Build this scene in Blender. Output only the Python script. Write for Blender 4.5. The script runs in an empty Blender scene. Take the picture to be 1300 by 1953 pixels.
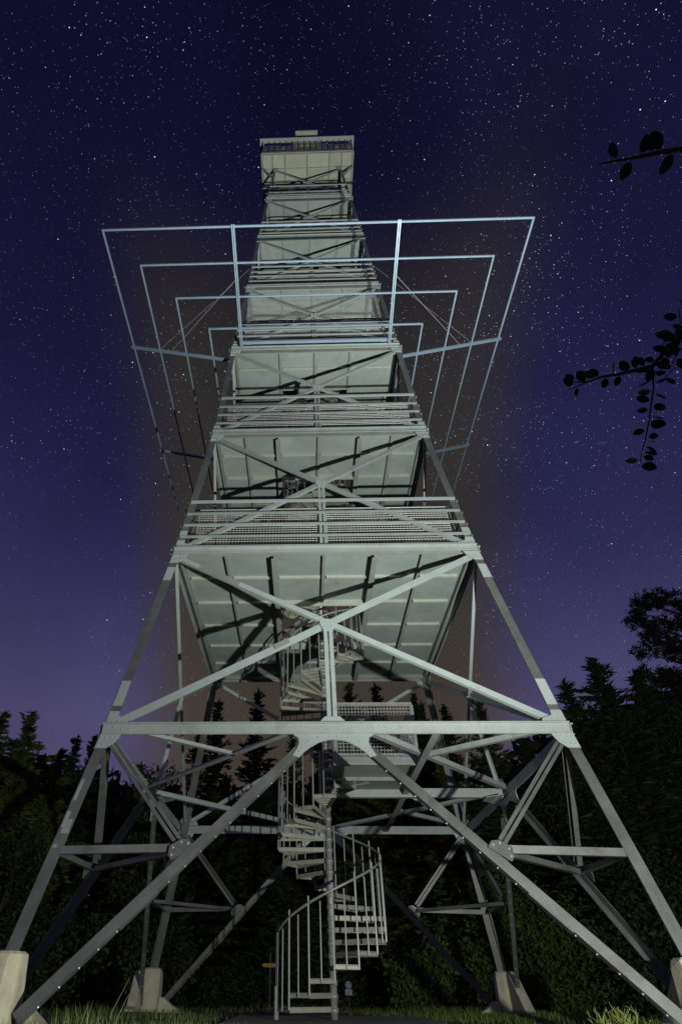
import bpy, math, random
import numpy as np
from mathutils import Vector, Matrix

SC = bpy.context.scene
COL = SC.collection
R = math.radians

# ------------------------------------------------------------------ camera
def make_camera():
    pitch, yaw, roll = R(36.69197), R(-2.201116), R(0.653392)
    fw = Vector((math.sin(yaw)*math.cos(pitch), math.cos(yaw)*math.cos(pitch), math.sin(pitch)))
    rt = Vector((math.cos(yaw), -math.sin(yaw), 0)); up = rt.cross(fw)
    r2 = math.cos(roll)*rt + math.sin(roll)*up
    u2 = -math.sin(roll)*rt + math.cos(roll)*up
    cd = bpy.data.cameras.new('camera')
    cd.sensor_fit = 'VERTICAL'; cd.sensor_height = 36.0; cd.sensor_width = 24.0
    cd.lens = 36.0*1099.6/1953.0
    cd.shift_x = 107.66/1953.0; cd.shift_y = 83.26/1953.0
    cd.clip_start = 0.05; cd.clip_end = 1000
    o = bpy.data.objects.new('camera', cd); COL.objects.link(o)
    m = Matrix((r2, u2, -fw)).transposed().to_4x4()
    m.translation = Vector((-0.389, -10.769, 0.429))
    o.matrix_world = m
    SC.camera = o
make_camera()

# ------------------------------------------------------------------ world: night sky
def make_world():
    w = bpy.data.worlds.new('World'); SC.world = w; w.use_nodes = True
    nt = w.node_tree; nt.nodes.clear(); N = nt.nodes.new; L = nt.links.new
    out = N('ShaderNodeOutputWorld'); bg = N('ShaderNodeBackground'); L(bg.outputs[0], out.inputs[0])
    tc = N('ShaderNodeTexCoord'); nrm = N('ShaderNodeVectorMath'); nrm.operation = 'NORMALIZE'
    L(tc.outputs['Generated'], nrm.inputs[0])
    sep = N('ShaderNodeSeparateXYZ'); L(nrm.outputs[0], sep.inputs[0])
    def math_(op, a, b=None, clamp=False):
        m = N('ShaderNodeMath'); m.operation = op; m.use_clamp = clamp
        for i, v in enumerate((a, b)):
            if v is None: continue
            if isinstance(v, (int, float)): m.inputs[i].default_value = v
            else: L(v, m.inputs[i])
        return m.outputs[0]
    def ramp(fac, stops):
        r = N('ShaderNodeValToRGB'); L(fac, r.inputs[0]); e = r.color_ramp.elements
        e[0].position, e[0].color = stops[0][0], (*stops[0][1], 1)
        e[1].position, e[1].color = stops[-1][0], (*stops[-1][1], 1)
        for p, c in stops[1:-1]:
            x = e.new(p); x.color = (*c, 1)
        return r.outputs[0]
    def maprange(v, a, b, c, d, smooth=True):
        m = N('ShaderNodeMapRange'); m.interpolation_type = 'SMOOTHSTEP' if smooth else 'LINEAR'
        L(v, m.inputs[0])
        for i, x in enumerate((a, b, c, d)): m.inputs[i+1].default_value = x
        return m.outputs[0]
    up = math_('MAXIMUM', sep.outputs['Z'], 0.0)
    # blue-violet night air, brighter towards the horizon
    blue = ramp(up, [(0.0, (.066, .056, .125)), (0.34, (.070, .060, .142)), (0.42, (.048, .0435, .120)), (0.53, (.0265, .025, .086)),
                     (0.66, (.0145, .0135, .058)), (0.80, (.0085, .0080, .037)), (0.90, (.0055, .0050, .026)), (1.0, (.0042, .0036, .020))])
    # brown halo round the tower, painted into the sky colour
    warm = ramp(up, [(0.0, (.070, .054, .042)), (0.38, (.050, .040, .032)), (0.60, (.032, .027, .0235)), (0.80, (.024, .0215, .0215)), (1.0, (.012, .0095, .016))])
    d_az = math_('ABSOLUTE', math_('SUBTRACT', sep.outputs['X'], .035))
    wide = maprange(d_az, .21, .36, 1.0, 0.0)
    high = maprange(sep.outputs['Z'], 0.84, 0.945, 1.0, 0.0)
    north = maprange(sep.outputs['Y'], 0.0, 0.25, 0.0, 1.0)
    glow = math_('MULTIPLY', math_('MULTIPLY', wide, high), north)
    mix = N('ShaderNodeMix'); mix.data_type = 'RGBA'
    L(glow, mix.inputs['Factor']); L(blue, mix.inputs['A']); L(warm, mix.inputs['B'])
    base = mix.outputs['Result']
    # thin uneven air glow
    nz = N('ShaderNodeTexNoise'); nz.inputs['Scale'].default_value = 2.2; nz.inputs['Detail'].default_value = 4
    L(nrm.outputs[0], nz.inputs['Vector'])
    unev = maprange(nz.outputs['Fac'], 0.3, 0.7, 0.86, 1.16)
    sc = N('ShaderNodeVectorMath'); sc.operation = 'SCALE'; L(base, sc.inputs[0]); L(unev, sc.inputs['Scale'])
    total = sc.outputs[0]
    # the milky way: star density follows a soft noise, richest up right
    nm = N('ShaderNodeTexNoise'); nm.inputs['Scale'].default_value = 6.0; nm.inputs['Detail'].default_value = 3
    L(nrm.outputs[0], nm.inputs['Vector'])
    dens = maprange(nm.outputs['Fac'], 0.36, 0.62, 0.35, 1.25)
    dim_low = maprange(sep.outputs['Z'], 0.15, 0.85, 0.35, 1.0)
    bd = N('ShaderNodeVectorMath'); bd.operation = 'DOT_PRODUCT'; L(nrm.outputs[0], bd.inputs[0]); bd.inputs[1].default_value = (-0.9113, 0.3820, 0.1534)
    band = maprange(math_('ABSOLUTE', bd.outputs['Value']), 0.0, .26, 1.0, 0.0)
    band = math_('MULTIPLY', band, maprange(nm.outputs['Fac'], .30, .66, .25, 1.0))
    hz = N('ShaderNodeVectorMath'); hz.operation = 'SCALE'; hz.inputs[0].default_value = (.0030, .0032, .0085); L(math_('MULTIPLY', band, dim_low), hz.inputs['Scale'])
    ah = N('ShaderNodeVectorMath'); ah.operation = 'ADD'; L(total, ah.inputs[0]); L(hz.outputs[0], ah.inputs[1]); total = ah.outputs[0]
    dens = math_('MULTIPLY', math_('ADD', dens, math_('MULTIPLY', band, .55)), dim_low)
    for scale, rad, lo, gain, off in ((90., .075, .20, 2.8, 0.), (185., .115, .10, 1.25, 3.1), (290., .20, .05, .50, 7.7)):
        mp = N('ShaderNodeVectorMath'); mp.operation = 'ADD'; mp.inputs[1].default_value = (off, off*.7, off*.3)
        L(nrm.outputs[0], mp.inputs[0])
        v = N('ShaderNodeTexVoronoi'); v.feature = 'F1'; v.inputs['Scale'].default_value = scale
        L(mp.outputs[0], v.inputs['Vector'])
        spot = maprange(v.outputs['Distance'], rad*.25, rad, 1.0, 0.0)
        sx = N('ShaderNodeSeparateColor'); L(v.outputs['Color'], sx.inputs[0])
        mag = math_('POWER', maprange(sx.outputs[0], lo, 1.0, 0.0, 1.0, False), 4.0)
        s = math_('MULTIPLY', math_('MULTIPLY', spot, mag), math_('MULTIPLY', dens, gain))
        tint = ramp(sx.outputs[1], [(0, (.66, .74, 1)), (.6, (.86, .88, 1)), (1, (1, .93, .84))])
        st = N('ShaderNodeVectorMath'); st.operation = 'SCALE'; L(tint, st.inputs[0]); L(s, st.inputs['Scale'])
        ad = N('ShaderNodeVectorMath'); ad.operation = 'ADD'; L(total, ad.inputs[0]); L(st.outputs[0], ad.inputs[1])
        total = ad.outputs[0]
    L(total, bg.inputs['Color']); bg.inputs['Strength'].default_value = 1.0
make_world()

# ------------------------------------------------------------------ floodlight standing on the grass to the right of the camera
LAMP = Vector((2.72, -9.05, 0.66))
def spot(name, energy, target, half, blend, color, radius):
    d = bpy.data.lights.new(name, 'SPOT'); d.energy = energy; d.spot_size = R(half*2); d.spot_blend = blend
    d.color = color; d.shadow_soft_size = radius
    o = bpy.data.objects.new(name, d); COL.objects.link(o)
    o.location = LAMP
    o.rotation_euler = (Vector(target)-LAMP).to_track_quat('-Z', 'Y').to_euler()
    return o
def elev(deg, az=-18.5): a = R(deg); b = R(az); return LAMP+Vector((math.cos(a)*math.sin(b), math.cos(a)*math.cos(b), math.sin(a)))*10
spot('floodlight_top_beam', 12500, elev(88), 38, 1.0, (.95, 1.0, .95), .05)
spot('floodlight_mid_beam', 2900, elev(56), 40, 1.0, (.95, 1.0, .95), .05)
spot('floodlight_spill', 1750, elev(8), 75, 0.6, (.98, 1.0, .92), .05)

vs = SC.view_settings
vs.view_transform = 'Standard'; vs.look = 'None'; vs.exposure = 0; vs.gamma = 1; vs.use_curve_mapping = False
SC.render.engine = 'CYCLES'
try:
    SC.cycles.use_denoising = True
    SC.cycles.max_bounces = 5
except Exception: pass

# ------------------------------------------------------------------ materials
def mat(name, color, rough=.6, metal=0., var=.25, scale=6., grime=None, gscale=2., gamt=.5, bump=0., bscale=40., spec=.5, streak=False, tone=0., rust=0.):
    m = bpy.data.materials.new(name); m.use_nodes = True
    nt = m.node_tree; N = nt.nodes.new; L = nt.links.new
    b = nt.nodes['Principled BSDF']
    b.inputs['Roughness'].default_value = rough; b.inputs['Metallic'].default_value = metal
    b.inputs['Specular IOR Level'].default_value = spec
    tc = N('ShaderNodeTexCoord')
    n = N('ShaderNodeTexNoise'); n.inputs['Scale'].default_value = scale; n.inputs['Detail'].default_value = 6; n.inputs['Roughness'].default_value = .65
    L(tc.outputs['Object'], n.inputs['Vector'])
    r = N('ShaderNodeValToRGB'); L(n.outputs['Fac'], r.inputs[0])
    r.color_ramp.elements[0].position = .28; r.color_ramp.elements[1].position = .72
    r.color_ramp.elements[0].color = (*[c*(1-var) for c in color], 1)
    r.color_ramp.elements[1].color = (*[min(1, c*(1+var)) for c in color], 1)
    last = r.outputs[0]
    if grime:
        g = N('ShaderNodeTexNoise'); g.inputs['Scale'].default_value = gscale; g.inputs['Detail'].default_value = 8; g.inputs['Roughness'].default_value = .7
        mp = N('ShaderNodeMapping'); mp.inputs['Location'].default_value = (3.3, 1.7, 9.1)
        if streak: mp.inputs['Scale'].default_value = (2.2, 2.2, .28)
        L(tc.outputs['Object'], mp.inputs['Vector']); L(mp.outputs[0], g.inputs['Vector'])
        gr = N('ShaderNodeValToRGB'); L(g.outputs['Fac'], gr.inputs[0])
        gr.color_ramp.elements[0].position = .52; gr.color_ramp.elements[1].position = .70
        gr.color_ramp.elements[0].color = (0, 0, 0, 1); gr.color_ramp.elements[1].color = (gamt, gamt, gamt, 1)
        mx = N('ShaderNodeMix'); mx.data_type = 'RGBA'; L(gr.outputs[0], mx.inputs['Factor']); L(last, mx.inputs['A'])
        mx.inputs['B'].default_value = (*grime, 1); last = mx.outputs['Result']
    if tone:
        oi = N('ShaderNodeObjectInfo'); tr = N('ShaderNodeMapRange'); L(oi.outputs['Random'], tr.inputs[0])
        tr.inputs[3].default_value = 1-tone; tr.inputs[4].default_value = 1+tone
        sc_ = N('ShaderNodeVectorMath'); sc_.operation = 'SCALE'; L(last, sc_.inputs[0]); L(tr.outputs[0], sc_.inputs['Scale']); last = sc_.outputs[0]
    if rust:
        g2 = N('ShaderNodeTexNoise'); g2.inputs['Scale'].default_value = 4.5; g2.inputs['Detail'].default_value = 10; g2.inputs['Roughness'].default_value = .78
        L(tc.outputs['Object'], g2.inputs['Vector'])
        r2 = N('ShaderNodeValToRGB'); L(g2.outputs['Fac'], r2.inputs[0])
        r2.color_ramp.elements[0].position = .60; r2.color_ramp.elements[1].position = .70
        r2.color_ramp.elements[0].color = (0, 0, 0, 1); r2.color_ramp.elements[1].color = (rust, rust, rust, 1)
        m2 = N('ShaderNodeMix'); m2.data_type = 'RGBA'; L(r2.outputs[0], m2.inputs['Factor']); L(last, m2.inputs['A'])
        m2.inputs['B'].default_value = (.15, .095, .05, 1); last = m2.outputs['Result']
    L(last, b.inputs['Base Color'])
    rr = N('ShaderNodeMapRange'); L(n.outputs['Fac'], rr.inputs[0])
    rr.inputs[3].default_value = max(.05, rough-.12); rr.inputs[4].default_value = min(1, rough+.12)
    L(rr.outputs[0], b.inputs['Roughness'])
    if bump:
        bn = N('ShaderNodeTexNoise'); bn.inputs['Scale'].default_value = bscale; bn.inputs['Detail'].default_value = 5
        L(tc.outputs['Object'], bn.inputs['Vector'])
        bp = N('ShaderNodeBump'); bp.inputs['Strength'].default_value = bump; bp.inputs['Distance'].default_value = .02
        L(bn.outputs['Fac'], bp.inputs['Height']); L(bp.outputs[0], b.inputs['Normal'])
    return m
def leafmat(name, c1, c2, scale=3., rough=.6):
    m = bpy.data.materials.new(name); m.use_nodes = True
    nt = m.node_tree; N = nt.nodes.new; L = nt.links.new
    b = nt.nodes['Principled BSDF']; b.inputs['Roughness'].default_value = rough; b.inputs['Specular IOR Level'].default_value = .3
    g = N('ShaderNodeNewGeometry'); tc = N('ShaderNodeTexCoord')
    n = N('ShaderNodeTexNoise'); n.inputs['Scale'].default_value = scale; L(tc.outputs['Object'], n.inputs['Vector'])
    a = N('ShaderNodeMath'); a.operation = 'MULTIPLY_ADD'; L(g.outputs['Random Per Island'], a.inputs[0]); a.inputs[1].default_value = .6
    s = N('ShaderNodeMath'); s.operation = 'MULTIPLY'; L(n.outputs['Fac'], s.inputs[0]); s.inputs[1].default_value = .5
    L(s.outputs[0], a.inputs[2])
    r = N('ShaderNodeValToRGB'); L(a.outputs[0], r.inputs[0])
    r.color_ramp.elements[0].color = (*c1, 1); r.color_ramp.elements[1].color = (*c2, 1)
    L(r.outputs[0], b.inputs['Base Color'])
    return m
M = {}
M['steel'] = mat('painted_steel', (.345, .39, .37), .5, .1, .10, 3.5, (.20, .21, .17), 5., .45, .08, 60, tone=.06, rust=.5)
M['dark_zinc'] = mat('dark_zinc_steel', (.165, .178, .166), .42, .35, .22, 2.6, (.10, .085, .06), 3.5, .7, .08, 60, tone=.08, rust=.5)  # legs and base members, set darker than the other steel, with grime and rust
M['plate'] = mat('fresh_painted_steel', (.41, .475, .455), .45, .1, .07, 4, (.30, .33, .31), 6., .35, .05, 60, tone=.05, rust=.35)
M['patch'] = mat('zinc_patch', (.30, .33, .32), .5, .1, .15, 9)
M['deck'] = mat('deck_plate_underside', (.272, .325, .302), .65, 0., .14, 1.3, (.20, .20, .15), 2.6, .6, .06, 30, tone=.10, rust=.35)
M['joist'] = mat('joist_steel', (.27, .29, .27), .6, .1, .15, 4, (.36, .35, .22), 7., .6, .05, 40)
M['rim'] = mat('deck_angle_with_lime_crust', (.40, .43, .37), .65, 0., .15, 6, (.50, .47, .30), 9., .8, .1, 40)
M['cream'] = mat('cream_painted_ceiling', (.43, .445, .345), .65, 0., .08, 2.2, (.35, .33, .24), 3.5, .5, tone=.10)
M['galv'] = mat('galvanised_steel', (.285, .30, .285), .42, .25, .16, 9, (.42, .40, .24), 6., .35, .05, 60)
M['tread'] = mat('galvanised_tread', (.32, .33, .27), .5, .15, .15, 8, (.46, .43, .22), 5., .6, .05, 60)
M['wire'] = mat('wire_mesh_steel', (.50, .51, .48), .5, .15, .15, 8, (.38, .36, .26), 6., .35)
M['frame'] = mat('frame_tube_steel', (.31, .41, .51), .4, .2, .08, 3, (.24, .30, .37), 5., .4)
M['rivet'] = mat('rivet_steel', (.46, .52, .52), .35, .25, .1, 20)
M['concrete'] = mat('weathered_concrete', (.52, .50, .36), .85, 0, .22, 5., (.22, .23, .14), 3.2, .6, .22, 26, .2, True)
M['dark'] = mat('dark_steel', (.05, .05, .055), .5, .2, .2)
M['bark'] = mat('bark', (.075, .058, .042), .9, 0, .4, 8, (.05, .06, .035), 3, .6, .6, 22)
M['pinebark'] = mat('pine_bark', (.06, .04, .028), .9, 0, .4, 8, None, 2, .5, .5, 20)
M['soil'] = mat('gravelly_soil', (.12, .108, .08), .95, 0, .45, 9, (.05, .07, .025), 1.2, .8, .8, 50, .2)
M['yellow'] = mat('yellow_sign_enamel', (.62, .36, .03), .5, 0, .1, 9)
M['blue'] = mat('blue_sign_enamel', (.03, .12, .28), .4, 0, .08, 9)
M['white'] = mat('white_sign_enamel', (.72, .72, .66), .5, 0, .08, 12)
M['print'] = mat('black_print', (.03, .03, .03), .6, 0, .1)
M['pole'] = mat('sign_post_steel', (.20, .20, .185), .5, .3, .2, 10)
M['teal'] = mat('grey_teal_board', (.12, .17, .19), .5, 0, .2, 8)
M['rose'] = mat('faded_red_board', (.24, .13, .125), .5, 0, .2, 8)
M['fir'] = leafmat('fir_needles', (.016, .028, .010), (.060, .095, .030))
M['spruce'] = leafmat('spruce_needles', (.032, .054, .013), (.120, .165, .038))
M['beech'] = leafmat('beech_leaves', (.025, .042, .012), (.085, .125, .028))
M['elder'] = leafmat('bright_leaves', (.040, .070, .014), (.115, .180, .036))
M['silver'] = leafmat('pale_leaves', (.06, .075, .05), (.13, .15, .10))
M['pine'] = leafmat('pine_needles', (.014, .020, .010), (.040, .052, .022))
M['near'] = leafmat('near_leaves', (.022, .030, .010), (.040, .055, .014))
M['grass'] = leafmat('grass_blades', (.06, .11, .02), (.18, .25, .06), 1.5)
M['straw'] = leafmat('dry_grass', (.26, .23, .11), (.42, .38, .20), 1.5)
M['broom'] = leafmat('broom_stems', (.085, .115, .028), (.19, .21, .06), 4)

# ------------------------------------------------------------------ mesh helpers
def ortho(ax, u):
    u = (u - ax*u.dot(ax)).normalized(); return u, ax.cross(u).normalized()
class MB:
    def __init__(s): s.v = []; s.f = []
    def add(s, vs, fs):
        o = len(s.v); s.v += [tuple(v) for v in vs]; s.f += [tuple(i+o for i in f) for f in fs]; return s
    def extr(s, p0, p1, prof, u, v):
        p0, p1 = Vector(p0), Vector(p1); n = len(prof)
        ring = [u*a+v*b for a, b in prof]
        vs = [p0+q for q in ring]+[p1+q for q in ring]
        fs = [(i, (i+1) % n, n+(i+1) % n, n+i) for i in range(n)]+[tuple(range(n-1, -1, -1)), tuple(range(n, 2*n))]
        return s.add(vs, fs)
    def bar(s, p0, p1, w, h, u=(0, 0, 1)):      # rectangular bar, centred; h along u
        p0, p1 = Vector(p0), Vector(p1); ax = (p1-p0).normalized(); u, v = ortho(ax, Vector(u))
        return s.extr(p0, p1, [(-h/2, -w/2), (h/2, -w/2), (h/2, w/2), (-h/2, w/2)], u, v)
    def box(s, x0, y0, z0, x1, y1, z1):
        vs = [(x, y, z) for z in (z0, z1) for y in (y0, y1) for x in (x0, x1)]
        return s.add(vs, [(0, 2, 3, 1), (4, 5, 7, 6), (0, 1, 5, 4), (2, 6, 7, 3), (0, 4, 6, 2), (1, 3, 7, 5)])
    def angle(s, p0, p1, u, v, w1, w2, t):      # L profile: flange w1 along u, flange w2 along v
        p0, p1 = Vector(p0), Vector(p1); ax = (p1-p0).normalized()
        u = Vector(u); u = (u-ax*u.dot(ax)).normalized(); v = Vector(v); v = (v-ax*v.dot(ax)-u*v.dot(u)).normalized()
        return s.extr(p0, p1, [(0, 0), (w1, 0), (w1, t), (t, t), (t, w2), (0, w2)], u, v)
    def tube(s, pts, r, n=6, r1=None):
        pts = [Vector(p) for p in pts]; k = len(pts); vs = []; fs = []
        for i, p in enumerate(pts):
            ax = (pts[min(i+1, k-1)]-pts[max(i-1, 0)]).normalized()
            u, v = ortho(ax, Vector((0, 0, 1)) if abs(ax.z) < .9 else Vector((1, 0, 0)))
            rr = r if r1 is None else r+(r1-r)*i/(k-1)
            vs += [p+(u*math.cos(2*math.pi*j/n)+v*math.sin(2*math.pi*j/n))*rr for j in range(n)]
        for i in range(k-1):
            fs += [(i*n+j, i*n+(j+1) % n, (i+1)*n+(j+1) % n, (i+1)*n+j) for j in range(n)]
        fs += [tuple(range(n-1, -1, -1)), tuple(range((k-1)*n, k*n))]
        return s.add(vs, fs)
    def prism(s, poly, n):                      # polygon (3D points) thickened along vector n
        n = Vector(n); k = len(poly); a = [Vector(p) for p in poly]
        return s.add(a+[p+n for p in a], [tuple(range(k-1, -1, -1)), tuple(range(k, 2*k))]+[(i, (i+1) % k, k+(i+1) % k, k+i) for i in range(k)])
    def rivet(s, p, n, r=.016, h=.011):
        p, n = Vector(p), Vector(n).normalized(); u, v = ortho(n, Vector((.3, .5, .8)))
        vs = [p+(u*math.cos(j*math.pi/3)+v*math.sin(j*math.pi/3))*r for j in range(6)]
        vs += [p+n*h+(u*math.cos(j*math.pi/3)+v*math.sin(j*math.pi/3))*r*.55 for j in range(6)]
        return s.add(vs, [(j, (j+1) % 6, 6+(j+1) % 6, 6+j) for j in range(6)]+[tuple(range(6, 12))])
    def mesh(s, name, m, smooth=False):
        me = bpy.data.meshes.new(name); me.from_pydata(s.v, [], s.f)
        me.materials.append(m)
        if smooth: me.polygons.foreach_set('use_smooth', [True]*len(me.polygons))
        me.update(); return me
def obj(name, me, parent=None, rotz=0., loc=(0, 0, 0), **props):
    o = bpy.data.objects.new(name, me); COL.objects.link(o)
    if parent: o.parent = parent
    o.location = loc; o.rotation_euler = (0, 0, rotz)
    for k, v in props.items(): o[k] = v
    return o
def thing(name, label, cat, loc=(0, 0, 0), group=None, rotz=0.):
    o = bpy.data.objects.new(name, None); COL.objects.link(o); o.location = loc; o.rotation_euler = (0, 0, rotz)
    o.empty_display_size = .2
    o['label'] = label; o['category'] = cat
    if group: o['group'] = group
    return o
def np_mesh(name, V, F, m, smooth=False):       # V (n,3), F (k,c)
    me = bpy.data.meshes.new(name); V = np.asarray(V, np.float32); F = np.asarray(F, np.int32); c = F.shape[1]
    me.vertices.add(len(V)); me.vertices.foreach_set('co', V.ravel())
    me.loops.add(F.size); me.loops.foreach_set('vertex_index', F.ravel())
    me.polygons.add(len(F)); me.polygons.foreach_set('loop_start', np.arange(0, F.size, c, dtype=np.int32))
    me.polygons.foreach_set('loop_total', np.full(len(F), c, np.int32))
    me.materials.append(m); me.update(calc_edges=True); me.validate(); return me

# ------------------------------------------------------------------ tower geometry
Z = [0.694, 3.202, 6.590, 10.080, 13.444, 16.884, 20.312, 23.768, 27.180]
W = [3.547, 3.130, 2.662, 2.313, 2.137, 1.928, 1.753, 1.565, 1.359]
NL = 9
def wz(z):
    for i in range(NL-1):
        if z <= Z[i+1] or i == NL-2:
            return W[i]+(W[i+1]-W[i])*(z-Z[i])/(Z[i+1]-Z[i])
def fn(i):                                       # inward normal of the front face between levels i and i+1
    s = (W[i]-W[i+1])/(Z[i+1]-Z[i]); return Vector((0, 1, -s)).normalized()
def fp(i, x, z, off=0.):                         # point on that face plane, off = inwards
    w = W[i]+(W[i+1]-W[i])*(z-Z[i])/(Z[i+1]-Z[i])
    return Vector((x, -w, z))+fn(i)*off
ROT = [0, math.pi/2, math.pi, -math.pi/2]
tower = thing('lookout_tower', 'tall grey steel lattice lookout tower with platforms and spiral stairs, lit from below', 'lookout tower')
rng = random.Random(4)

# legs: one bent L-section per corner
def leg_mesh():
    zs = [.40]+Z[1:]; b = MB(); vs = []; n = 6
    for k, z in enumerate(zs):
        w = wz(z); l = .145-.05*k/(len(zs)-1); t = .02
        vs += [(-w+a, -w+c, z) for a, c in ((0, 0), (l, 0), (l, t), (t, t), (t, l), (0, l))]
    fs = [(i*n+j, i*n+(j+1) % n, (i+1)*n+(j+1) % n, (i+1)*n+j) for i in range(len(zs)-1) for j in range(n)]
    fs += [tuple(range(n-1, -1, -1)), tuple(range((len(zs)-1)*n, len(zs)*n))]
    return b.add(vs, fs).mesh('leg', M['dark_zinc'])
me = leg_mesh(); legs = [obj('leg', me, tower, r) for r in ROT]

def each(name, me, **kw): return [obj(name, me, tower, r, **kw) for r in ROT]

# girders at every level, with lips
def girder_mesh(i):
    b = MB(); w = W[i]; z = Z[i]; h = .16 if i == 1 else .125
    y = -w-.022
    X0, X1 = -w+.004, w-.004
    prof = [(0, 0), (0, h), (-.045, h), (-.045, h-.018), (-.014, h-.018), (-.014, .018), (-.03, .018), (-.03, 0)]
    b.extr((X0, y, z-h/2), (X1, y, z-h/2), [(p[1], p[0]) for p in prof], Vector((0, 0, 1)), Vector((0, 1, 0)))
    if i > 1:                                    # deck edge angle above the girder
        b.box(X0+.05, y-.02, z+h/2+.003, X1-.05, y+.05, z+h/2+.040)
    return b.mesh('girder', M['steel'])
for i in range(1, 8): 
    gs = each('girder', girder_mesh(i))
    rb = MB()
    if i == 1:
        y = -W[1]-.036
        for sx in (-1, 1):
            for dx, dz in ((.08, .03), (.17, .03), (.27, -.01), (.37, -.01)): rb.rivet((sx*(W[1]-dx), y, Z[1]+dz), (0, -1, 0), .017)
        for dx in (-.62, -.42, -.2, -.08, .08, .2, .42, .62): rb.rivet((dx, y, Z[1]+(.035 if abs(dx) > .3 else -.02)), (0, -1, 0), .015)
    else:
        y = -W[i]-.036
        for k in range(15):
            x = -W[i]*.95+2*W[i]*.95*k/14; rb.rivet((x, y, Z[i]-.03), (0, -1, 0), .012)
    rm = rb.mesh('rivet_row', M['rivet'])
    for g, r in zip(gs, ROT):
        obj('rivet_row', rm, g, kind='stuff')

# corner plates, leg splice plates with rivets
def corner_plates(i):
    out = []
    lw = .145-.05*(i)/8
    for sx in (-1, 1):
        for seg, z0, z1 in ((i-1, Z[i]-.27, Z[i]-.075), (i, Z[i]+.082, Z[i]+.27)):
            if i == 8 and seg == 8: continue
            b = MB(); rb = MB(); n = fn(seg)
            if seg == i-1:
                pl = [(0, z0), (lw+.012, z0), (lw+.10, z0+.08), (lw+.14, z1), (0, z1)]
            else:
                pl = [(0, z0), (lw+.19, z0), (lw+.15, z0+.07), (lw+.012, z0+.11), (lw, z1), (0, z1)]
            poly = []
            for dx, z in pl:
                w = W[seg]+(W[seg+1]-W[seg])*(z-Z[seg])/(Z[seg+1]-Z[seg])
                poly.append(fp(seg, sx*(w-.002-dx), z, -.015))
            if sx < 0: poly = poly[::-1]
            b.prism(poly, n*.013)
            zc = (z0+z1)/2
            if i <= 4:
                for dx, dz in ((.035, -.05), (.095, -.05), (.035, .05), (.095, .05), (lw+.035, .055), (lw+.10, .055)):
                    if seg == i and dx > lw: dz = -.055
                    z = zc+dz; w = W[seg]+(W[seg+1]-W[seg])*(z-Z[seg])/(Z[seg+1]-Z[seg])
                    rb.rivet(fp(seg, sx*(w-dx), z, -.015), -n, .016)
            out.append((b, rb))
    return out
for i in range(1, 9):
    for b, rb in corner_plates(i):
        pm = b.mesh('corner_plate', M['plate']); rm = rb.mesh('rivet_group', M['rivet']) if rb.f else None
        for r in ROT:
            p = obj('corner_plate', pm, tower, r)
            if rm: obj('rivet_group', rm, p, kind='stuff')

# splice plates on the legs above and below the lower platforms
for i, z0, z1 in ((1, 3.56, 3.96), (1, 5.92, 6.21), (2, 6.95, 7.10)):
    for sx in (-1, 1):
        b = MB(); poly = []
        for dx, z in ((0.004, z0), (.138, z0), (.134, z1), (.004, z1)):
            w = W[i]+(W[i+1]-W[i])*(z-Z[i])/(Z[i+1]-Z[i]); poly.append(fp(i, sx*(w-dx), z, -.012))
        if sx < 0: poly = poly[::-1]
        each('splice_plate', b.prism(poly, fn(i)*.010).mesh('splice_plate', M['plate']))

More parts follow.
